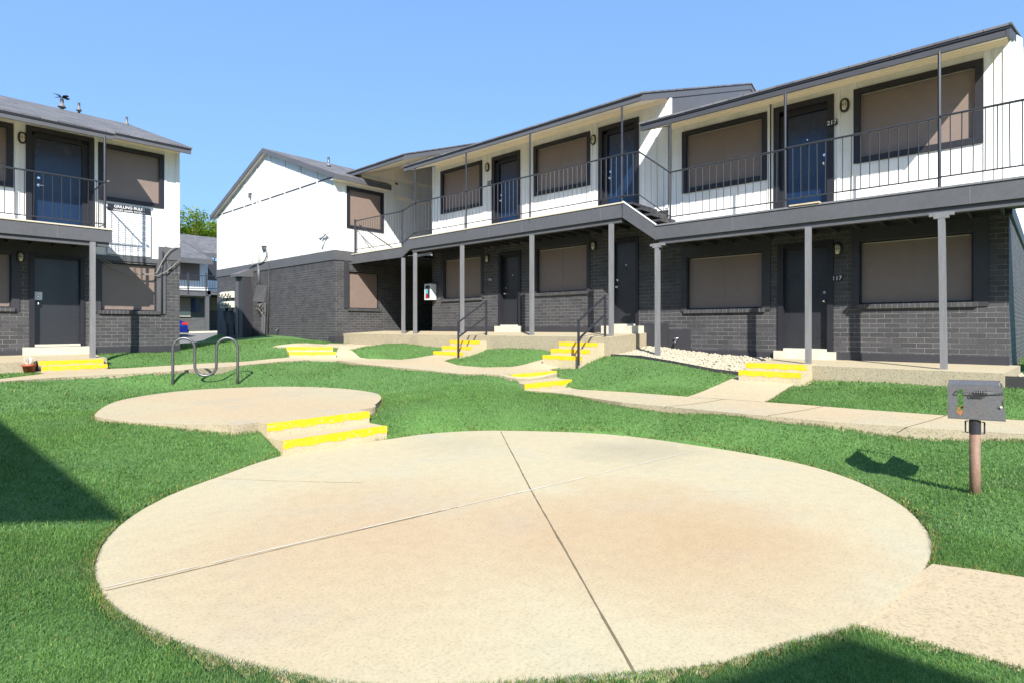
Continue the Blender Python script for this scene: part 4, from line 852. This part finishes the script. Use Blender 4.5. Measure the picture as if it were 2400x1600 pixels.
# =========================================================== CHARCOAL GRILL
gb = onZ(2285,1155,.12); e = np.array((.075,-.997,0.)); nrm = np.array((-.997,-.075,0.))   # e: image right, nrm: towards the viewer
Gr = thing('charcoal_grill', tuple(gb), 'weathered steel park grill on a rusty post, right side of the lawn', 'grill')
dg = (gb[:2]@DV[:2]); 
def gp(px, py, off=0.):  # point on the front plate plane (through the post front)
    q0 = gb + nrm*.055 + nrm*off; v = ray(px, py); t = ((q0-np.array([0,0,H]))@nrm)/(v@nrm); return np.array([0,0,H])+v*t
z_post = gp(2285, 986)[2]
k = MB(); k.tube([tuple(gb-np.array([0,0,.15])), (gb[0], gb[1], gb[2]+.52)], .0375, 'rustpost', 16); k.build('post', Gr, True)
k = MB(); k.tube([(gb[0], gb[1], gb[2]+.50), (gb[0], gb[1], z_post)], .041, 'iron', 24); 
for s in (-1, 1):
    a = gb+e*s*.045; c = gb+e*s*.062
    k.tube([tuple(a+[0,0,z_post-gb[2]-.01]), tuple(c+[0,0,z_post-gb[2]-.01]), tuple(c+[0,0,z_post-gb[2]-.105]), tuple(a+[0,0,z_post-gb[2]-.105])], .007, 'iron', 6)
k.build('swivel_collar', Gr)
# front plate with a rectangular opening, clipped corner and notched right edge (outline on its own plane)
OUT = [(2220.5,901.5),(2343,904),(2352.5,911),(2344,921.5),(2352,931),(2350,936),(2345.5,946),(2351,955),(2357,966),(2357.5,987),(2221,979)]
HOLE = [(2242,913),(2249,909.5),(2256.5,911),(2258.5,920),(2258.5,959),(2244,962),(2242.5,948),(2245,935),(2241,922)]
bm = bmesh.new()
def loop(pts, off): 
    vs = [bm.verts.new(tuple(gp(x, y) - nrm*off)) for x, y in pts]; return vs, [bm.edges.new((vs[i], vs[(i+1) % len(vs)])) for i in range(len(vs))]
for off in (0, .006):
    v1, e1 = loop(OUT, off); v2_, e2 = loop(HOLE, off); bmesh.ops.triangle_fill(bm, use_beauty=True, edges=e1+e2)
    if off == 0: fr_ = (v1, v2_)
for A, B in ((fr_[0], v1), (fr_[1], v2_)):
    for i in range(len(A)): bm.faces.new((A[i], A[(i+1) % len(A)], B[(i+1) % len(B)], B[i]))
me = bpy.data.meshes.new('front_plate'); 
for v in bm.verts: v.co -= Vector(gb)
bm.to_mesh(me); bm.free(); me.materials.append(M['grill']); o = bpy.data.objects.new('front_plate', me); col.objects.link(o); o.parent = Gr
Dp = .40
def slab(mb, P, t, mat):  # thin plate from 4 corner points
    P = [np.array(p, float) for p in P]; nn = np.cross(P[1]-P[0], P[3]-P[0]); nn = nn/np.linalg.norm(nn)*t; mb.hexa([tuple(p) for p in P]+[tuple(p+nn) for p in P], mat)
TL_, TR_, BL_, BR_ = gp(2221,902), gp(2350,905), gp(2221,979), gp(2357,987); bk_ = -nrm*Dp
k = MB(); slab(k, [BL_, BR_, BR_+bk_, BL_+bk_], .005, 'grill'); k.build('bottom_plate', Gr)
k = MB(); slab(k, [TL_-nrm*.007, BL_-nrm*.007, BL_+bk_, TL_+bk_], .005, 'grill'); k.build('side_plate', Gr)
k = MB(); slab(k, [TR_+e*.0-nrm*.12, BR_-nrm*.12, BR_+bk_, TR_+bk_], .005, 'grill'); k.build('side_plate', Gr)
k = MB(); up_ = np.array([0,0,.055]); slab(k, [TL_+bk_+up_*0, TR_+bk_, TR_+bk_+[0,0,.02], TL_+bk_+[0,0,.02]], .005, 'grill'); slab(k, [TL_-nrm*.005, gp(2343,904)-nrm*.005, gp(2339,894,-.10), gp(2228,891,-.10)], .004, 'grill'); k.build('top_flange', Gr)
k = MB()
a = gp(2243,916,.012); b2 = gp(2352,921,.012)
k.tube([tuple(gp(2253,911,.0)), tuple(gp(2246,912,.02)), tuple(gp(2242,917,.028)), tuple(gp(2250,918.5,.028)), tuple(gp(2300,919.5,.030)), tuple(gp(2352,921,.012))], .0045, 'steel', 6); 
cs = []
for t in np.linspace(0, 1, 90):
    px = 2283+t*33; q = gp(px, 919.4+.6*t, .03); an = t*2*math.pi*6; cs.append(tuple(q + np.array([0,0,1])*.017*math.cos(an) + nrm*.017*math.sin(an)))
k.tube(cs, .0035, 'steel', 5); k.build('coil_handle', Gr, True)
k = MB(); slab(k, [gp(2246,953,-.02), gp(2258,950,-.02), gp(2258,955,-.02), gp(2244,959,-.02)], .01, 'rust'); slab(k, [gp(2240,961.5,.002), gp(2257,960,.002), gp(2255,967,.002), gp(2243,966,.002)], .001, 'rust'); slab(k, [gp(2247,967,.002), gp(2254,967,.002), gp(2251,973,.002), gp(2249,972,.002)], .001, 'rust'); k.build('rust_scale', Gr)
k = MB(); q = gp(2346.5,953,.004); k.tube([tuple(q), tuple(q+nrm*.01)], .010, 'kerb', 8); k.build('bolt', Gr)
# =========================================================== WHITE STONES
def stones(name, poly, n, zf, label, smin=.018, smax=.045):
    x0_, x1_ = min(p[0] for p in poly), max(p[0] for p in poly); y0_, y1_ = min(p[1] for p in poly), max(p[1] for p in poly)
    bm = bmesh.new(); bmesh.ops.create_icosphere(bm, subdivisions=1, radius=1); bv = np.array([v.co[:] for v in bm.verts]); bf = np.array([[v.index for v in f.verts] for f in bm.faces]); bm.free()
    p = rng.uniform((x0_, y0_), (x1_, y1_), (n*2, 2)); p = p[inpoly(p[:,0], p[:,1], poly)][:n]; z = zf(p[:,0], p[:,1]); V = []
    for (x, y), zz in zip(p, z):
        s = rng.uniform(smin, smax)*np.array([1, rng.uniform(.6, 1), rng.uniform(.45, .8)]); a = rng.uniform(0, 6.28); b2 = rng.normal(0, .5)
        q = bv*s*(1+rng.normal(0, .10, (len(bv), 1))); c, s_ = math.cos(a), math.sin(a); q = np.c_[q[:,0]*c-q[:,1]*s_, q[:,0]*s_+q[:,1]*c, q[:,2]+q[:,0]*.3*b2]; V.append(q+[x, y, zz+rng.uniform(0, .03)])
    V = np.concatenate(V); Fa = (bf[None]+np.arange(len(p))[:,None,None]*len(bv)).reshape(-1, 3); me = bpy.data.meshes.new(name); me.from_pydata(V.tolist(), [], Fa.tolist()); me.materials.append(M['gravel']); me.polygons.foreach_set('use_smooth', [True]*len(Fa))
    o = bpy.data.objects.new(name, me); col.objects.link(o); o['kind'] = 'stuff'; tag(o, label, 'gravel'); return o
stones('gravel', GRAV, 5200, lambda x, y: rbf(x, y)-.005, 'bed of pale rounded stones along the brick wall between two flights of steps')
stones('gravel', GRAV2, 1500, lambda x, y: rbf(x, y)+.02, 'bed of pale stones at the far right corner of the brick wall')
k = MB()
P = [(10.92,7.0),(10.84,6.2),(10.82,5.4),(10.86,4.6),(10.93,4.05),(11.05,3.97)]
for a, b2 in zip(P, P[1:]):
    za, zb = float(rbf(*a)), float(rbf(*b2)); k.hexa([(a[0],a[1],za-.1),(b2[0],b2[1],zb-.1),(b2[0]+.02,b2[1],zb-.1),(a[0]+.02,a[1],za-.1),(a[0],a[1],za+.055),(b2[0],b2[1],zb+.055),(b2[0]+.02,b2[1],zb+.055),(a[0]+.02,a[1],za+.055)], 'edging')
o = k.build('garden_edging', None); tag(o, 'black edging strip between the lawn and the long bed of pale stones', 'edging', 'black garden edging')
k = MB(); k.box(11.05,-2.5,.55,11.08,.34,.80,'edging'); o = k.build('garden_edging', None); tag(o, 'black edging strip at the right end of the brick wall', 'edging', 'black garden edging')
# =========================================================== WALL-HUNG THINGS
# grilling rules board
Sg = thing('rules_board', TL.p(4.27, .03, 3.98), 'white grilling rules board with a black heading on the left building', 'sign')
k = MB(); TL.box(k, 3.79, 4.74, .022, .035, 3.36, 4.45, 'signwhite'); [TL.box(k, *q, 'rack_post') for q in ((3.782, 3.79, .022, .036, 3.352, 4.45), (4.74, 4.755, .022, .036, 3.352, 4.45), (3.79, 4.74, .022, .036, 3.345, 3.36))]; k.build('panel', Sg)
k = MB(); TL.box(k, 3.79, 4.74, .022, .038, 4.453, 4.63, 'signblack'); hd = k.build('heading', Sg)
text_mesh('GRILLING RULES', TL, 4.27, 4.575, .041, .10, 'letter', 'lettering', hd, 1, .93); text_mesh('HOURS DAWN TO DUSK', TL, 4.27, 4.488, .041, .062, 'letter', 'lettering', hd, 1, 1.0)
k = MB()
for i in range(21):
    z = 4.40-i*.047; u = 3.84
    while u < 4.62 - (.25 if i % 3 == 2 else 0): w = random.uniform(.03, .10); TL.box(k, u, u+w, .035, .0365, z-.007, z+.005, 'ink'); u += w+.018
k.build('fine_print', Sg)
# fire cabinet at the corner of the raised section
Pb = thing('wall_cabinet', T.p(15.15, .1, 2.6), 'white wall box with a black hose and red label beside the dark passage', 'wall box')
ua, za = T.at(1011, 703, .25); ub, zb = T.at(1029, 665, .15); ua, ub = 15.02, 15.30
k = MB(); T.box(k, ub-.34, ub, .03, .26, za, zb, 'signwhite'); T.box(k, ub-.35, ub+.01, .02, .28, zb, zb+.02, 'steel'); k.build('cabinet', Pb)
k = MB(); T.box(k, ub-.28, ub-.06, .262, .268, za+.05, zb-.05, 'steel'); T.box(k, ub-.18, ub-.08, .268, .275, za+.2, zb-.15, 'teal'); T.box(k, ub-.2, ub-.1, .268, .278, za+.06, za+.18, 'red'); T.box(k, ub-.2, ub-.1, .268, .29, zb-.16, zb-.07, 'bulb_dark'); k.build('panel', Pb)
k = MB(); k.tube([T.p(ub-.24, .29, zb-.12), T.p(ub-.27, .31, zb-.25), T.p(ub-.26, .31, zb-.4), T.p(ub-.2, .30, za+.2)], .012, 'rubber', 6); k.build('hose', Pb)
# electric meters
mm = 0
for r_ in ((690, 'upper'), (713, 'lower')):
    for (px, py, lab) in ((524, r_[0], 'left'), (538.5, r_[0]-1, 'right')):
        u, z = TG.at(px-2, py+ (15 if 0 else 15), .12); z = TG.at(px, py+15-13, .12)[1]
        mt = thing('electric_meter', TG.p(u, .05, z), 'electric meter with round pale dials, %s %s of four on the charcoal brick gable wall' % (r_[1], lab), 'meter', 'electric meters on the gabled building')
        k = MB(); TG.box(k, u-.30, u+.30, 0, .10, z-.14, z+.14, 'meter'); k.build('housing', mt)
        k = MB()
        for s in (-.15, .15): k.tube([TG.p(u+s, .10, z), TG.p(u+s, .2, z)], .10, 'kerb', 12); k.tube([TG.p(u+s, .2, z), TG.p(u+s, .215, z)], .055, 'bulb_dark', 10)
        k.build('dial', mt, True)
        k = MB(); TG.box(k, u-.2, u+.2, 0, .08, z-.30, z-.15, 'bulb_dark'); k.build('breaker_cover', mt)
        if r_[1] == 'lower': k = MB(); k.tube([TG.p(u, .08, z-.3), TG.p(u-.2, .12, z-.6), TG.p(u-.45, .1, z-.9), TG.p(u-.5, .08, 1.15)], .05, 'dark', 6); k.build('conduit', mt)
# tall utility cabinet with a sloping hood
uc = thing('utility_cabinet', TG.p(25.8, .3, 1.15), 'tall charcoal utility cabinet with a sloping hood against the gable wall', 'cabinet')
u0_, u1_ = TG.at(552, 700, .45)[0], TG.at(574, 700, .35)[0]; z_h = TG.at(560, 632, .4)[1]
k = MB(); TG.box(k, u1_, u0_, 0, .45, 1.05, z_h-.25, 'dark'); TG.box(k, u1_+.4, u0_-.05, .45, .47, 1.2, z_h-.4, 'fascia'); k.build('body', uc)
k = MB(); A = [TG.p(u1_-.02, -.0, z_h-.34), TG.p(u0_+.12, -.0, z_h-.34), TG.p(u0_+.12, .62, z_h-.34), TG.p(u1_-.02, .62, z_h-.34)]; B = [TG.p(u1_-.02, 0, z_h+.05), TG.p(u0_+.12, 0, z_h+.05), TG.p(u0_+.12, .62, z_h-.22), TG.p(u1_-.02, .62, z_h-.22)]; k.hexa(A+B, 'fascia'); k.build('hood', uc)
# leaning junction box with loose cables
jb = thing('junction_box', TG.p(24.0, .2, 2.2), 'grey junction box hanging crooked with loose cables on the brick gable wall', 'junction box')
P0 = [onX(*q, 10.62-w) for q, w in (((592,706), .30), ((619,709), .10), ((625,672), .10), ((602,668), .30))]
k = MB(); q = [tuple(p) for p in P0]; a_, b_, c_, d_ = [np.array(x) for x in q]; bk2 = np.array([.22, 0, 0]); k.hexa([tuple(a_), tuple(b_), tuple(b_+bk2*.4), tuple(a_+bk2), tuple(d_), tuple(c_), tuple(c_+bk2*.4), tuple(d_+bk2)], 'fascia'); k.build('box', jb)
k = MB()
for i in range(9):
    s = onX(606+i*1.8, 711, 10.5); t_ = onX(602+i*2.4+random.uniform(-3, 3), 738+random.uniform(-8, 8), 10.5); mid = (s+t_)/2+np.array([-.12, random.uniform(-.2, .2), .0]); k.tube([tuple(s), tuple(mid), tuple(t_), tuple(t_+[0, -.15, .18])], .011, 'rubber' if i % 2 else 'wire', 5)
k.build('loose_cables', jb)
k = MB()
for px in (614, 619): k.tube([tuple(onX(px+3, 710, 10.54)), tuple(onX(px, 783, 10.54))], .05, 'fascia', 8)
k.build('conduit', jb)
# risers on the gable wall
def riser(label, pts, r, mat, split=None):
    k = MB(); k.tube([tuple(onX(x, y, 10.58)) for x, y in pts], r, mat, 8); o = k.build('wall_conduit', None, True, loc=tuple(onX(*pts[-1], 10.58))); tag(o, label, 'conduit', 'conduits on the gable wall'); return o
riser('slim white conduit rising the gable wall from the cabinet hood, left of two', [(592,453),(592.5,550),(590,600),(591,622)], .025, 'white')
riser('thicker white conduit rising high on the gable wall, right of two', [(609.5,410),(609,480),(606.5,560),(608,617)], .045, 'white')
riser('charcoal conduit down the brick wall into the junction box', [(606,617),(607,672)], .07, 'fascia')
riser('thin charcoal conduit down the brick beside the cabinet', [(591,622),(590,768),(589,783)], .035, 'dark')
riser('thin dark conduit down the brick right of the junction box', [(631,617),(630,700),(628,783)], .022, 'dark')
k = MB(); q = onX(588, 454, 10.6); k.box(q[0]-.10, q[1]-.025, q[2]-.20, q[0]+.02, q[1]+.025, q[2], 'fascia'); k.box(q[0]-.05, q[1]-.08, q[2]-.012, q[0]+.02, q[1]+.12, q[2]+.012, 'fascia'); o = k.build('conduit_bracket', None, loc=tuple(q)); tag(o, 'small grey bracket above the slim conduit on the white gable wall', 'bracket')
bq = thing('splice_box', tuple(onX(622, 583, 10.6)), 'small dark splice box with a hanging cable on the white gable wall', 'junction box')
a, b2 = TG.at(618.5, 587), TG.at(624.5, 578); k = MB(); TG.box(k, b2[0], a[0], 0, .09, a[1], b2[1], 'fascia'); TG.box(k, b2[0]-.03, a[0]+.04, 0, .11, b2[1], b2[1]+.02, 'rack_post'); k.build('box', bq)
k = MB(); k.tube([tuple(onX(x, y, 10.55)) for x, y in ((624,588),(625,600),(620,612),(611,618),(600,620),(588,626),(584,630))], .022, 'fascia', 6); k.build('cable', bq)
# flood light at the corner
fl = thing('flood_light', tuple(onX(767, 553, 10.6)), 'small twin flood lamp on the white gable wall near its right corner', 'flood light')
q = onX(767, 552, 10.6); k = MB(); k.tube([(q[0], q[1], q[2]), (q[0]-.08, q[1], q[2])], .07, 'signwhite', 10); k.tube([(q[0]-.08, q[1], q[2]), (q[0]-.12, q[1]-.3, q[2]+.05)], .012, 'steel', 6); k.build('base', fl)
for dy, dz in ((.10, -.16), (.04, .16)): k = MB(); k.tube([(q[0]-.08, q[1], q[2]), (q[0]-.16, q[1]+dy*.6, q[2]+dz*.6), (q[0]-.24, q[1]+dy, q[2]+dz)], [.015, .025, .05], 'fascia' if dz < 0 else 'signwhite', 8); k.build('lamp_head', fl, True)
for (TT, px, py, lab) in ((TG, 654, 773, 'small outdoor tap low on the brick gable wall'), (T, 1588, 797, 'small outdoor tap on the brick wall above the pale stones')):
    u, z = TT.at(px, py); k = MB(); k.tube([TT.p(u, 0, z), TT.p(u, .09, z)], .022, 'steel', 8); k.tube([TT.p(u, .09, z+.0), TT.p(u+.02, .13, z-.09)], .024, 'steel', 8); k.tube([TT.p(u-.05, .08, z+.045), TT.p(u+.05, .08, z+.045)], .014, 'chrome', 8); k.tube([TT.p(u, .08, z), TT.p(u, .08, z+.045)], .01, 'chrome', 6)
    o = k.build('garden_tap', None, True, loc=TT.p(u, 0, z)); tag(o, lab, 'tap', 'outdoor taps')
# sagging cables on the left building
for i, (pts, lab) in enumerate([([(228,603),(262,619),(300,640),(340,643),(366,641),(388,600),(398,588),(424,571)], 'pale cable sagging across the lower window and up to the corner, upper strand'), ([(228,605),(258,624),(303,644),(345,645),(368,647),(390,637),(405,625),(422,609)], 'pale cable sagging across the lower window and up to the brick corner, lower strand')]):
    k = MB(); k.tube([tuple(onY(x, y, 17.22)) for x, y in pts], .011, 'wire', 6); o = k.build('sagging_cable', None, True, loc=tuple(onY(*pts[0], 17.22))); tag(o, lab, 'cable', 'loose cables on the left building')
k = MB(); k.tube([tuple(onY(x, y, 17.25)) for x, y in ((382,590),(379,640),(379,735))], .018, 'iron', 6); o = k.build('wall_conduit', None, True, loc=tuple(onY(379,735,17.25))); tag(o, 'thin black conduit beside the lower window of the left building', 'conduit')
# flower pot
fp = onZ(266, 866, .62); fp = onY(67.5, 868, 15.25); fp = np.array(fp); fp[2] = max(.58, float(rbf(fp[0], fp[1])))
pt = thing('flower_pot', tuple(fp), 'small terracotta pot of dry stems beside the left building steps', 'flower pot')
k = MB(); k.tube([(fp[0],fp[1],fp[2]-.01),(fp[0],fp[1],fp[2]+.14),(fp[0],fp[1],fp[2]+.141),(fp[0],fp[1],fp[2]+.18)], [.075,.105,.12,.12], 'terra', 14); k.build('pot', pt, True)
k = MB()
for i in range(60):
    a = random.uniform(0, 6.28); r_ = random.uniform(.02, .10); h = random.uniform(.05, .17); k.tube([(fp[0]+r_*.3*math.cos(a), fp[1]+r_*.3*math.sin(a), fp[2]+.17), (fp[0]+r_*math.cos(a), fp[1]+r_*math.sin(a), fp[2]+.17+h)], .006, 'dirtwhite', 4)
k.build('dry_stems', pt)
# raw plank lying on the balcony edge
k = MB(); a, b2 = T.at(1850, 483, 1.34), T.at(1921, 471, 1.34); T.box(k, b2[0], a[0], 1.22, 1.36, 3.724, 3.75, 'wood'); o = k.build('loose_plank', None, loc=T.p(a[0], 1.3, 3.72)); tag(o, 'bare wooden plank strip lying on the balcony edge below door 217', 'plank')
# =========================================================== CAR
xc = onY(441, 780, 41.2)[0]; zc_ = float(rbf(xc-1, 41.5))+.03
Cr = thing('parked_car', (xc-2.2, 42, zc_), 'dark blue hatchback parked beyond the left building, only its rear showing', 'car')
prof = [(0,.35),(-.02,.75),(-.12,.98),(-.42,1.12),(-.85,1.43),(-1.5,1.50),(-2.4,1.45),(-3.1,1.02),(-4.1,.88),(-4.3,.6),(-4.28,.32)]
k = MB(); n_ = len(prof)
def ins(z): return 0 if z < 1.0 else (z-1.0)*.42
A = [(xc+x, 41.2+ins(z), zc_+z) for x, z in prof]; B = [(xc+x, 42.95-ins(z), zc_+z) for x, z in prof]; k.poly(A, 'carblue'); k.poly(B[::-1], 'carblue')
for i in range(n_): j2 = (i+1) % n_; k.poly([A[i], B[i], B[j2], A[j2]], 'glass' if i == 3 or i == 6 else 'carblue')
k.build('body', Cr)
k = MB()
for (xa, xb, za, zb) in ((-.75,-1.45,1.04,1.40),(-1.55,-2.75,1.04,1.38)): k.poly([(xc+xa,41.2+ins(za+.0)-.005,zc_+za),(xc+xb-.12,41.2+ins(za)-.005,zc_+za),(xc+xb+.12,41.2+ins(zb)-.006,zc_+zb),(xc+xa-.2,41.2+ins(zb)-.006,zc_+zb)], 'glass')
k.build('window', Cr)
for dx in (-.82, -3.45):
    for yy in (41.3, 42.85):
        k = MB(); k.tube([(xc+dx, yy-.11, zc_+.32), (xc+dx, yy+.11, zc_+.32)], .32, 'rubber', 20); w_ = k.build('wheel', Cr); k = MB(); k.tube([(xc+dx, yy-.125, zc_+.32), (xc+dx, yy+.125, zc_+.32)], .19, 'chrome', 14); k.build('rim', w_)
for yy in (41.25, 42.6): k = MB(); k.box(xc-.35, yy-.06, zc_+.85, xc+.0, yy+.3, zc_+.99, 'red'); k.build('tail_light', Cr)
k = MB(); k.box(xc-.15, 41.25, zc_+.3, xc+.06, 42.9, zc_+.52, 'bulb_dark'); k.build('bumper', Cr)
# =========================================================== TREE behind the far building
def _unused(): pass
def tree(cx, cy, zb, h, r, lab, n=60):
    t_ = thing('shade_tree', (cx, cy, zb), lab, 'tree', 'trees behind the far building'); k = MB(); tips = []
    def br(p, d, ln, rad, lv):
        q = p+d*ln; mid = (p+q)/2+np.array([random.uniform(-1,1) for _ in range(3)])*ln*.07
        k.tube([tuple(p), tuple(mid), tuple(q)], [rad, rad*.8, rad*.62], 'bark', 6 if lv < 2 else 4)
        if lv >= 4: tips.append(q); return
        if lv >= 2: tips.append(q)
        for _ in range(3 if lv else 5):
            nd = d+np.array([random.uniform(-1,1), random.uniform(-1,1), random.uniform(-.35,.5)])*(.85 if lv else .9); nd /= np.linalg.norm(nd); br(q, nd, ln*random.uniform(.62,.82), rad*.55, lv+1)
    br(np.array([cx, cy, zb-.3]), np.array([.05, 0, 1.]), h*.36, .28, 0); k.build('trunk', t_)
    V = []; 
    for q in tips:
        m_ = int(n); c = q+rng.normal(0, .55, (m_, 3))*[1, 1, .5]; V.append(c)
    c = np.concatenate(V); m_ = len(c); a = rng.uniform(0, 6.28, m_); tl = rng.normal(0, .6, m_); s = rng.uniform(.08, .17, m_)
    u1 = np.c_[np.cos(a), np.sin(a), .3*tl]*s[:,None]; u2 = np.c_[-np.sin(a)*.5, np.cos(a)*.5, tl*.6]*s[:,None]
    P = np.stack([c-u1, c+u2, c+u1*1.1, c-u2], 1).reshape(-1, 3); Fa = np.arange(m_*4).reshape(-1, 4)
    me = bpy.data.meshes.new('crown'); me.from_pydata((P-[cx, cy, zb]).tolist(), [], Fa.tolist()); me.materials.append(M['leaf']); o = bpy.data.objects.new('crown', me); col.objects.link(o); o.parent = t_
for (px, dd, h, r, lab) in ((450, 66, 13.0, 4, 'bright green tree above the far roof, left of two in the gap'), (488, 72, 13.6, 4, 'bright green tree above the far roof, touching the white gable wall')):
    v = ray(px, 700); tree(v[0]*dd, v[1]*dd, 1.2, h, r, lab)
# =========================================================== GRASS BLADES
def blades(name, n, rmin, rmax, hl, hw, label, spread=1.05, amin=-50, amax=50):
    a = np.radians(rng.uniform(amin, amax, n)); rr = np.sqrt(rng.uniform(rmin**2, rmax**2, n)); dx = np.cos(a); lt = np.sin(a)
    x = rr*(dx*DV[0]+lt*RV[0]); y = rr*(dx*DV[1]+lt*RV[1]); keep = np.ones(n, bool)
    ed = np.full(n, 1e9)
    for p_ in HARD+[GRAV, GRAV2]:
        bb = np.array([(q[0], q[1]) for q in p_]); m_ = (x > bb[:,0].min()-.3) & (x < bb[:,0].max()+.3) & (y > bb[:,1].min()-.3) & (y < bb[:,1].max()+.3)
        if not m_.any(): continue
        ins_ = inpoly(x[m_], y[m_], p_); e_ = edge_dist(x[m_], y[m_], p_); kk = keep[m_]; kk &= ~(ins_); keep[m_] = kk; t_ = ed[m_]; ed[m_] = np.minimum(t_, e_)
    keep &= ~((y > 28.8) & (x > 1)); x, y, ed = x[keep], y[keep], ed[keep]; n = len(x); z = rbf(x, y)+near_noise(x, y)
    L_ = hl*rng.uniform(.55, 1.25, n)*(1+.25*np.sin(x*3.1)*np.cos(y*2.7)); Wd = hw*rng.uniform(.7, 1.3, n); az = rng.uniform(0, 6.28, n); lean = rng.uniform(.3, 1.05, n)
    d = np.c_[np.cos(az), np.sin(az), np.zeros(n)]; s = np.c_[-np.sin(az), np.cos(az), np.zeros(n)]; yaw = rng.uniform(0, 6.28, n); s = np.c_[np.cos(yaw), np.sin(yaw), np.zeros(n)]
    b2 = np.c_[x, y, z-.004]; upv = np.array([0, 0, 1.]); mid = b2+d*(L_*lean*.28)[:,None]+upv*(L_*.60)[:,None]; tip = b2+d*(L_*lean*.85)[:,None]+upv*(L_*(1.05-.45*lean))[:,None]
    V = np.stack([b2-s*Wd[:,None]/2, b2+s*Wd[:,None]/2, mid+s*Wd[:,None]*.38, mid-s*Wd[:,None]*.38, tip], 1).reshape(-1, 3).astype(np.float32)
    me = bpy.data.meshes.new(name); me.vertices.add(len(V)); me.vertices.foreach_set('co', V.ravel())
    i0 = np.arange(n)*5; loops = np.stack([i0, i0+1, i0+2, i0+3, i0+3, i0+2, i0+4], 1).ravel().astype(np.int32); me.loops.add(len(loops)); me.loops.foreach_set('vertex_index', loops)
    st_ = np.stack([np.arange(n)*7, np.arange(n)*7+4], 1).ravel().astype(np.int32); me.polygons.add(2*n); me.polygons.foreach_set('loop_start', st_)
    dry = (rng.uniform(0, 1, n) < np.where(ed < .09, .45*(1-ed/.09), 0)+.018); me.materials.append(M['blade']); me.materials.append(M['dry']); me.polygons.foreach_set('material_index', np.repeat(dry.astype(np.int32), 2))
    me.update(calc_edges=True); me.validate(); o = bpy.data.objects.new(name, me); col.objects.link(o); o['kind'] = 'stuff'; tag(o, label, 'grass'); return o
GS = 1.
blades('grass', int(380000*GS), 1.6, 5.2, .032, .0030, 'short green lawn around the large round patio in the foreground')
blades('grass', int(300000*GS), 5.2, 10.5, .038, .0056, 'green lawn between the round patios and the long path')
blades('grass', int(200000*GS), 10.5, 22, .045, .012, 'green lawn strips between the far path, steps and buildings')
# =========================================================== SKY, SUN, CAMERA
sd = Vector((1., 1.12, -1.10)).normalized()
to_sun = -sd; elev = math.asin(to_sun.z); azs = math.atan2(to_sun.x, to_sun.y)
sun = bpy.data.lights.new('sun', 'SUN'); sun.energy = 4.0; sun.angle = math.radians(.53); sun.color = (1, .955, .88)
so = bpy.data.objects.new('sun', sun); so.rotation_euler = sd.to_track_quat('-Z', 'Y').to_euler(); so.location = (0, 0, 30); col.objects.link(so)
w = bpy.data.worlds.new('World'); S.world = w; w.use_nodes = True; nt = w.node_tree; sk = nt.nodes.new('ShaderNodeTexSky'); sk.sky_type = 'NISHITA'; sk.sun_disc = False
sk.sun_elevation = elev; sk.sun_rotation = azs; sk.altitude = 200; sk.air_density = 1.0; sk.dust_density = 3.; sk.ozone_density = 6.
bg = nt.nodes['Background']; bg.inputs[1].default_value = .142; gm_ = nt.nodes.new('ShaderNodeGamma'); gm_.inputs[1].default_value = .44; nt.links.new(sk.outputs[0], gm_.inputs[0]); nt.links.new(mixc(nt, 1., gm_.outputs[0], (.80,1.17,1.66), 'MULTIPLY'), bg.inputs[0])
cam = bpy.data.cameras.new('camera'); cam.sensor_width = 36; cam.lens = 36*F/2400; cam.shift_y = -32/2400; cam.clip_start = .05; cam.clip_end = 2000
co = bpy.data.objects.new('camera', cam); co.location = (0, 0, H); co.rotation_euler = (math.pi/2, 0, TH-math.pi/2); col.objects.link(co); S.camera = co
S.view_settings.view_transform = 'Standard'; S.view_settings.look = 'None'; S.view_settings.exposure = 1.35; S.view_settings.gamma = 1
S.cycles.use_denoising = True; S.cycles.max_bounces = 8; S.cycles.diffuse_bounces = 6
for o in list(S.objects):
    if o.type == 'MESH' and o.name.split('.')[0] in ('junk',): bpy.data.objects.remove(o)
